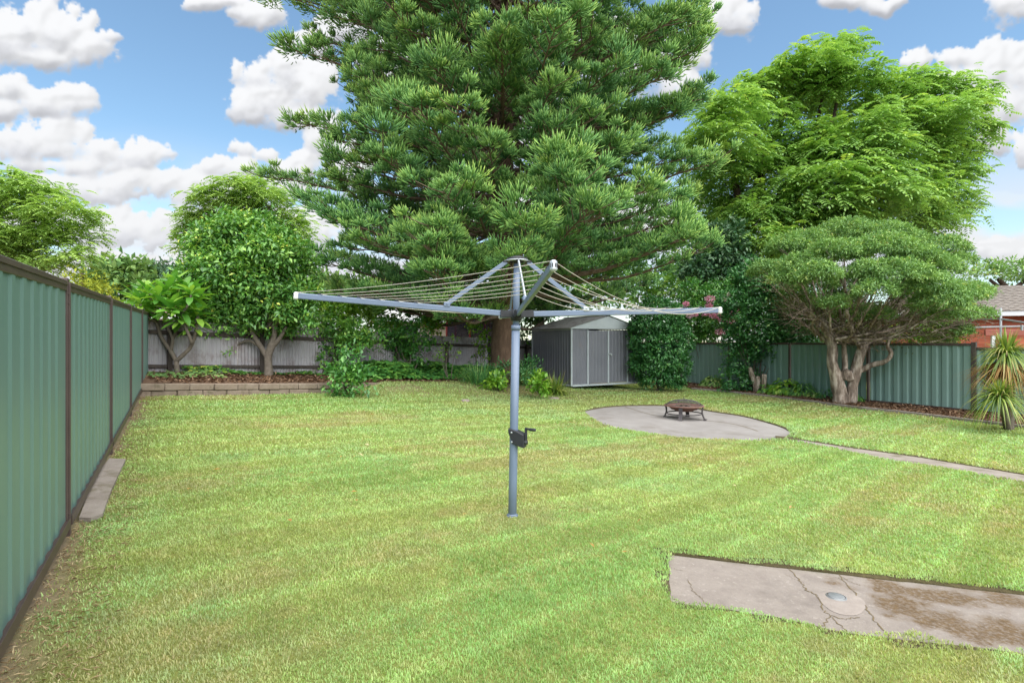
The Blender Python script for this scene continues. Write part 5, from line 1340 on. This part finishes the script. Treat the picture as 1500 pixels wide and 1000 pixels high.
tw_root = tree('paperbark_tree', 'broad domed paperbark tree with twisted flaky double trunk leaning over the green fence', pb,
     [[(1231,590,24),(1230,575,20),(1226,555,17),(1219,530,15),(1219,505,13),(1210,485,9),(1180,455,7,-.3)], [(1246,589,17),(1249,565,14),(1254,542,14),(1261,515,13),(1272,494,12),(1295,465,9,-.3),(1340,430,6,-.5)], [(1252,546,9),(1266,540,8,-.1),(1279,534,8,-.25),(1292,531,7,-.4),(1301,526,6,-.55),(1305,517,6,-.6),(1300,506,5,-.65),(1304,495,4,-.7)],
      [(1236,552,9,.1),(1238,535,8,.1),(1237,515,7,.1),(1236,490,5)], [(1219,510,9),(1204,492,6,.3),(1170,470,4,.5)], [(1262,512,8),(1250,490,6,-.4),(1240,455,5,-.8)], [(1272,494,8),(1310,480,6,.3),(1370,465,4.5,.4),(1420,450,3,.4)], [(1228,500,6),(1232,470,5),(1226,440,4)], [(1246,556,11,-.06),(1240,546,12,-.08),(1236,556,9,-.08)]],
     PZ, [(V, Fs, T, M['paper'])], M['bark_paper'], tw=paptw)
twigs(r_, mbt, st, dr, .55, .006, 4, 3, .5); mbt.build('dry_sprays', M['twig'], tw_root)
p, d, ct = blobpts(rg, pblobs([(1200,462,34),(1260,468,36),(1330,480,34),(1390,486,28),(1160,440,26),(1290,450,40),(1230,485,24),(1300,495,24),(1360,495,22)], PZ, 1.2, 1, rg, .6), 420, .2, .2, 7, -1)
V, f = leaf4(p, rdir(rg, len(p)), rdir(rg, len(p)), .07, .02); build('sparse_leaves', V, f, leafmat('sparse_olive_leaf', s3((.07, .075, .03), (.13, .14, .05), (.20, .20, .08)), .2, 0), tw_root, tint=np.repeat(rg.random(len(p)), 4))

# ------------------------------------------------------------------ shrubs
def shrub(name, label, spec, Z, mat, per, k, L, W, spread, base=None, zr=1.0, depth=.3, flat=1.0, stems=True, six=False, seed=1, fn=None, cat='shrub', shell=.55, low=-.7, **kw):
    rg = np.random.default_rng(seed); b = pblobs(spec, Z, zr, depth, rg, flat); V, Fs, T = leafy(rg, b, per * 4.5, k, L, W, spread, shell=shell, low=low, six=six, **kw)
    bs = A(base if base is not None else atZ(spec[0][0], Z, fn=fn)); r = empty(name, bs); tag(r, label, cat)
    if stems:
        mb = MB()
        for c, rr in b: mb.tube(spline([bs + rg.normal(size=3) * A([.06, .06, 0]) - A([0, 0, .05]), (bs + c) / 2 + rg.normal(size=3) * .06, c], 4), np.linspace(.014, .005, 9), 5, False)
        mb.build('stems', M['bark_grey'], r)
    build('foliage', V, Fs, mat, r, tint=T); return r
shrub('camellia_shrub', 'small loose glossy leaved shrub at the end of the block wall on the lawn', [(510,545,18),(498,540,14),(525,545,16),(512,525,13),(508,562,18),(492,560,12),(532,560,13),(518,515,7),(500,572,12),(522,572,11)], 11.5, M['broad'], 46, 9, .115, .06, .085, base=gnd(510, 577), seed=51, rnd=.9, outw=.9)
shrub('camellia_bush', 'tall dense dark glossy bush against the right end of the shed', [(965,470,34),(945,495,24),(985,500,28),(968,515,36),(945,530,22),(990,535,22),(965,545,28),(980,480,24),(940,470,18),(955,558,14),(985,556,16),(955,455,20)], 17.8, M['dark'], 70, 15, .105, .055, .07, base=atZ(966, 17.9), seed=52, shell=.75)
shrub('flowering_bush', 'dark leafy bush with pink flower clusters hanging over the green fence', [(1020,470,26),(1045,475,26),(1010,455,20),(1040,450,24),(1065,470,20),(1030,490,16),(1055,430,22),(1015,430,22),(1070,445,18)], 20.8, M['broad'], 44, 13, .13, .065, .09, base=atZ(1035, 20.8), seed=53)
root = bpy.data.objects['flowering_bush']; rg = np.random.default_rng(54)
for (x, y, r, m) in [(1040,438,7,'petal'),(1039,448,5,'petal'),(1063,439,6,'whitepetal'),(1032,458,6,'petal'),(1017,460,5,'petal'),(1010,463,4,'whitepetal'),(1044,462,5,'petal'),(1052,463,6,'petal'),(1057,468,6,'petal'),(1069,470,6,'petal'),(1055,486,6.5,'petal'),(1081,452,4,'petal'),(1074,459,4,'petal'),(1076,430,5,'whitepetal'),(1005,445,4,'petal'),(1070,432,4,'whitepetal')]:
    c = P(x, y, 20.0); rad = r / F * 20.0 * .9; n = 130; d = rdir(rg, n); p = c + d * rad * (.3 + .7 * rg.random(n))[:, None] * A([1.1, 1, .8])
    V, f = leaf4(p, norm(d + rdir(rg, n) * .7), rdir(rg, n), .06, .045); build('blossom', V, f, M[m], root, tint=np.repeat(rg.random(n), 4))
shrub('climbing_bush', 'large dark leafy bush spilling over the green fence behind the cut stumps', [(1105,430,30),(1130,455,34),(1085,465,26),(1160,440,30),(1110,485,34),(1150,485,30),(1078,500,20),(1085,530,24),(1080,558,20),(1100,565,14),(1165,505,20),(1140,512,18),(1180,495,22),(1120,510,26),(1070,440,20),(1100,405,26),(1150,405,28),(1185,512,14)], 18.1, M['dark'], 52, 14, .13, .070, .10, base=atZ(1105, 18.0), seed=55, zr=.6)
shrub('leafy_shrub', 'pale blue green leafy shrub tucked between the pine and the pink flowering bush', [(1040,380,30),(1070,370,26),(1060,405,30),(1085,395,24),(1025,400,26),(1050,350,22),(1090,420,22),(1075,345,20)], 21.8, leafmat('blue_green_leaf', [(0, (.03, .10, .05)), (.5, (.075, .19, .085)), (1, (.20, .33, .16))], .3, .06), 30, 12, .20, .11, .13, base=atZ(1065, 21.8), seed=56)
shrub('ivy', 'dark ivy curtain spilling down the grey iron fence beside the small shrub', [(475,480,20),(495,492,22),(468,505,16),(480,525,15),(465,535,13),(505,505,18),(460,465,18),(520,485,20),(530,500,16),(545,492,16)], 14.2, M['citrus'], 60, 13, .11, .07, .08, seed=57, fn=Hbed, zr=.6, cat='climber')
shrub('leafy_shrub', 'bright yellow green shrub growing behind the iron fence next to the dark ivy', [(470,450,22),(500,455,24),(530,460,24),(490,475,20),(555,470,20),(520,440,20),(575,478,16),(455,430,16)], 17.5, M['bright'], 50, 13, .13, .075, .10, seed=58, zr=.7)
shrub('leafy_shrub', 'small bright green shrub sprouting above the fence in front of the pale house', [(640,470,13),(625,474,10),(652,466,10),(640,485,8)], 17.4, M['bright'], 90, 11, .11, .06, .06, seed=59)
shrub('climbing_vine', 'green vine scrambling over the middle of the iron fence behind the mound', [(600,487,18),(575,495,18),(615,500,14),(590,515,18),(560,520,18),(605,520,16),(630,505,8),(545,515,18),(570,478,16),(612,476,12)], 15.6, M['broad'], 60, 12, .11, .075, .08, seed=60, fn=Hbed, zr=.5, cat='climber')
shrub('climbing_vine', 'light green vine on the iron fence close to the pine trunk', [(700,482,9),(692,476,8),(712,492,9),(705,505,9),(715,520,10),(700,515,8)], 16.5, M['bright'], 90, 10, .09, .06, .06, seed=61, fn=Hbed, zr=.5, cat='climber')
shrub('climbing_vine', 'wispy bare vine with few leaves before the iron fence over the ground cover', [(655,510,12),(645,518,10),(668,514,8),(662,498,6)], 15.4, M['bright'], 50, 5, .08, .05, .08, seed=62, fn=Hbed, cat='climber')
shrub('leafy_shrub', 'green leafy shrub growing low behind the fence beneath the paperbark canopy', [(1330,488,14),(1355,492,14),(1380,486,16),(1395,478,14),(1300,494,12),(1365,476,12),(1345,500,14),(1275,492,12)], 18.2, M['bright'], 40, 12, .15, .08, .10, seed=63)
shrub('leafy_shrub', 'dark shrub behind the fence between the climbing bush and the paperbark trunk', [(1195,480,22),(1215,470,20),(1205,455,20),(1180,460,20),(1225,488,14)], 18.6, M['citrus'], 40, 13, .14, .07, .10, seed=64)
# ground cover along the back bed, weeds under the fence (nobody could count them)
def cover(name, label, t0, t1, w0, w1, n, L, mat, seed, hmin, hmax, fn=Hbed, cat='ground cover'):
    rg = np.random.default_rng(seed); t = t0 + rg.random(n) * (t1 - t0); w = w0 + rg.random(n) * (w1 - w0); q = B0 + BE * t[:, None] + BN * w[:, None]
    bump = fbm(q[:, 0] * 1.3, q[:, 1] * 1.3, 3, seed); edge = sstep(0, .25, (w1 - w) / (w1 - w0)) * .7 + .3
    z = fn(q[:, 0], q[:, 1]) + hmin + (hmax - hmin) * rg.random(n) ** .7 * sstep(.25, .7, bump) * edge
    a = rg.random(n) * 6.28; ax = norm(np.stack([np.cos(a), np.sin(a) - .3, -.2 + .5 * rg.random(n)], 1)); up = norm(rdir(rg, n) * .35 + A([0, -.25, 1]))
    V, tt, qq = leaf6(np.column_stack([q, z]), ax, up, L * (.6 + .7 * rg.random(n)), L * .62 * (.7 + .5 * rg.random(n)), .15)
    tag(build(name, V, [tt, qq], mat, tint=np.repeat(np.clip(rg.random(n) * .7 + (bump - .4), 0, 1), 8)), label, cat, kind='stuff')
cover('ground_cover', 'broad leaved green ground cover filling the bed before the iron fence', 4.0, 8.6, .1, 1.55, 5200, .15, M['broad'], 71, .03, .42)
cover('weeds', 'low dark weeds along the foot of the grey iron fence', .6, 4.3, .02, .35, 900, .10, M['citrus'], 72, .02, .16, cat='weeds')
cover('weeds', 'grey green weeds on the raised bed in the corner by the green fence', -.3, 1.0, .3, 1.4, 200, .10, M['far'], 73, .02, .12, cat='weeds')

# strap-leaved clumps
def straps(name, label, base, n, L, W, mat, seed, spread=.1, upmin=.2, droop=.9, cat='plant', parent=None, part=None, seg=6, tintlo=0, elmax=1.4, split=False):
    rg = np.random.default_rng(seed); a = rg.random(n) * 2 * PI; el = upmin + (elmax - upmin) * rg.random(n) ** .8
    d = np.stack([np.cos(a) * np.cos(el), np.sin(a) * np.cos(el), np.sin(el)], 1); s = np.stack([-np.sin(a), np.cos(a), 0 * a], 1)
    l = L * (.6 + .55 * rg.random(n)); dr = droop * (.6 + .8 * rg.random(n)); p0 = A(base) + np.stack([np.cos(a), np.sin(a), 0 * a], 1) * spread * rg.random(n)[:, None]
    rows = []
    for k in range(seg + 1):
        u = k / seg; c = p0 + d * (l * u)[:, None] - A([0, 0, 1.]) * (l * dr * u ** 2.2 * np.cos(el) * .9)[:, None]
        w = W * (1 - u ** 2.5) * (.6 + .4 * min(1, u * 4)) * (.7 + .5 * rg.random(1)); n_ = norm(np.cross(s, d))
        rows += [c - s * w / 2 + n_ * w * .18, c, c + s * w / 2 + n_ * w * .18]
    V = np.stack(rows, 1).reshape(-1, 3); m = 3 * (seg + 1); i = np.arange(n)[:, None] * m
    q = np.concatenate([i + A([[3 * k + j, 3 * k + j + 1, 3 * k + j + 4, 3 * k + j + 3]]) for k in range(seg) for j in (0, 1)])
    t = np.clip(tintlo + np.repeat(rg.random(n) * .8, m) + np.tile(np.repeat(np.linspace(-.1, .25, seg + 1), 3), n), 0, 1)
    o = build(part or name, V, q, mat, parent, tint=t)
    if label: tag(o, label, cat)
    return o
c = gnd(812, 577); straps('strappy_clump', 'pale variegated strappy clump arching at the shed corner', c, 260, .75, .03, M['strap'], 81, .16, .25, 1.0)
c = gnd(700, 566); straps('grassy_clump', 'dark grassy clump on the left side of the pine trunk', c + A([0, .5, 0]), 380, .75, .012, M['dark'], 82, .42, .5, .55, tintlo=.3)
c = gnd(765, 566); straps('grassy_clump', 'dark grassy clump on the shed side of the pine trunk', c + A([0, .6, 0]), 420, .85, .013, M['dark'], 83, .5, .5, .55, tintlo=.3)
shrub('leafy_weed', 'bright broad leaved weed in front of the pine trunk', [(726,558,9),(735,553,8),(718,562,7),(733,565,7)], 14.0, M['bright'], 110, 8, .13, .085, .05, seed=84, base=gnd(728, 571), cat='weed')
shrub('leafy_weed', 'bright broad leaved weed between the pine trunk and the strappy clump', [(790,562,10),(785,553,8),(797,570,8),(780,566,8)], 13.8, M['bright'], 110, 8, .12, .08, .05, seed=85, base=gnd(790, 574), cat='weed')
shrub('fern', 'dark ferny growth hugging the foot of the pine trunk', [(745,545,16),(768,548,14),(700,545,14),(715,548,14),(775,535,12),(690,556,10)], 14.9, M['dark'], 60, 12, .12, .03, .10, seed=86, base=gnd(742, 566), cat='fern')
shrub('leafy_shrub', 'leafy green shrub standing between the pine trunk and the shed by the iron fence', [(770,470,14),(785,462,14),(772,495,12),(800,466,12),(768,455,12)], 20.0, M['broad'], 50, 10, .14, .08, .09, seed=87)

def infront(px, d):
    """a spot in the long bed, d metres before the fence as seen under px"""
    k = (px - CX) / F; t = (10.83 - k * 12.8) / (k * 8.2 + 3.83); return atZ(px, 12.8 + 8.2 * t - d, .03)
# long bed: hostas, ferny plants, stumps
def rosette(name, label, c, n, L, mat, seed, wide=.5, h=.3, cat='plant', w=.6):
    rg = np.random.default_rng(seed); a = rg.random(n) * 6.28; r = wide * np.sqrt(rg.random(n)); z = h * (1 - (r / wide) ** 2) * (.5 + .5 * rg.random(n))
    p = A(c) + np.stack([r * np.cos(a), r * np.sin(a) * .8, z + .03], 1); ax = norm(np.stack([np.cos(a), np.sin(a), .25 - 1.0 * r / wide], 1) + rdir(rg, n) * .25); up = norm(A([0, 0, 1.]) + rdir(rg, n) * .25 + ax * .2)
    V, t, q = leaf6(p, ax, up, L * (.7 + .5 * rg.random(n)), L * w, .22); tag(build(name, V, [t, q], mat, tint=np.repeat(rg.random(n), 8)), label, cat)
rosette('hosta', 'pale leaved hosta clump at the far end of the long bed', gnd(1046, 567), 230, .17, M['hosta'], 91, .55, .42)
rosette('leafy_plant', 'bright lobed leafy plant on the fence side of the cut stumps', infront(1150, .42), 190, .20, M['bright'], 92, .55, .48)
rosette('leafy_plant', 'mid green leafy plant between the lobed plant and the fern', infront(1130, .55), 130, .17, M['broad'], 93, .40, .34)
rosette('fern', 'dark green ferny plant left of the paperbark trunk', infront(1176, .35), 300, .20, M['broad'], 94, .42, .46, w=.16, cat='fern')
rosette('hosta', 'small pale hosta beside the mulch edge before the fern', infront(1192, .45), 80, .12, M['hosta'], 95, .24, .16)
rosette('fern', 'small dark fern at the foot of the fence close to the paperbark trunk', infront(1210, .30), 140, .16, M['dark'], 96, .30, .30, w=.16, cat='fern')
rosette('leafy_plant', 'tiny green seedling at the base of the paperbark on the fence side', infront(1258, .4), 50, .09, M['broad'], 97, .12, .2)
for k, (sp, lab) in enumerate([([(1108,578,9),(1106,562,8),(1101,548,7),(1099,538,5)], 'tallest grey cut stump leaning in the long bed'), ([(1112,577,8),(1111,562,6),(1110,551,5)], 'short middle grey cut stump in the long bed'), ([(1117,577,9),(1119,563,7),(1120,548,7)], 'straight grey cut stump on the paperbark side of its cluster')]):
    mb = MB(); Zs = infront(sp[0][0], .75)[1]; limbs(mb, [sp], Zs, 9, .15, 20 + k); o = mb.build('stump', M['bark_paper']); tag(o, lab, 'stump', 'cut stumps in the long bed')

# grass palm with two heads at the right edge
yz = 10.4; yb = atZ(1478, yz); yu = empty('cordyline', yb); tag(yu, 'spiky grass palm with two green heads and a brown skirt of dead leaves', 'palm')
mb = MB(); t1 = P(1474, 521, yz); t2 = P(1464, 583, yz - .35)
mb.tube(spline([yb - A([0, 0, .1]), (yb + t1) / 2 + A([.05, 0, 0]), t1], 5), np.linspace(.075, .05, 11), 10, wob=.15, seed=4); mb.tube(spline([yb - A([0, 0, .05]), (yb + t2) / 2 + A([-.05, -.05, 0]), t2], 5), np.linspace(.06, .045, 11), 10, wob=.15, seed=6); mb.build('trunk', M['bark_grey'], yu)
straps('crown', None, t1, 340, .68, .023, M['strap'], 101, .04, -.15, 1.3, parent=yu, part='crown', seg=8, elmax=1.45)
straps('crown', None, t2, 280, .66, .024, M['strap'], 102, .05, -.35, 1.15, parent=yu, part='crown', seg=8, elmax=1.3)
straps('dead_skirt', None, t1 - A([0, 0, .10]), 420, .78, .022, M['deadstrap'], 103, .06, -1.35, .4, parent=yu, part='dead_skirt', seg=6, elmax=-.15)
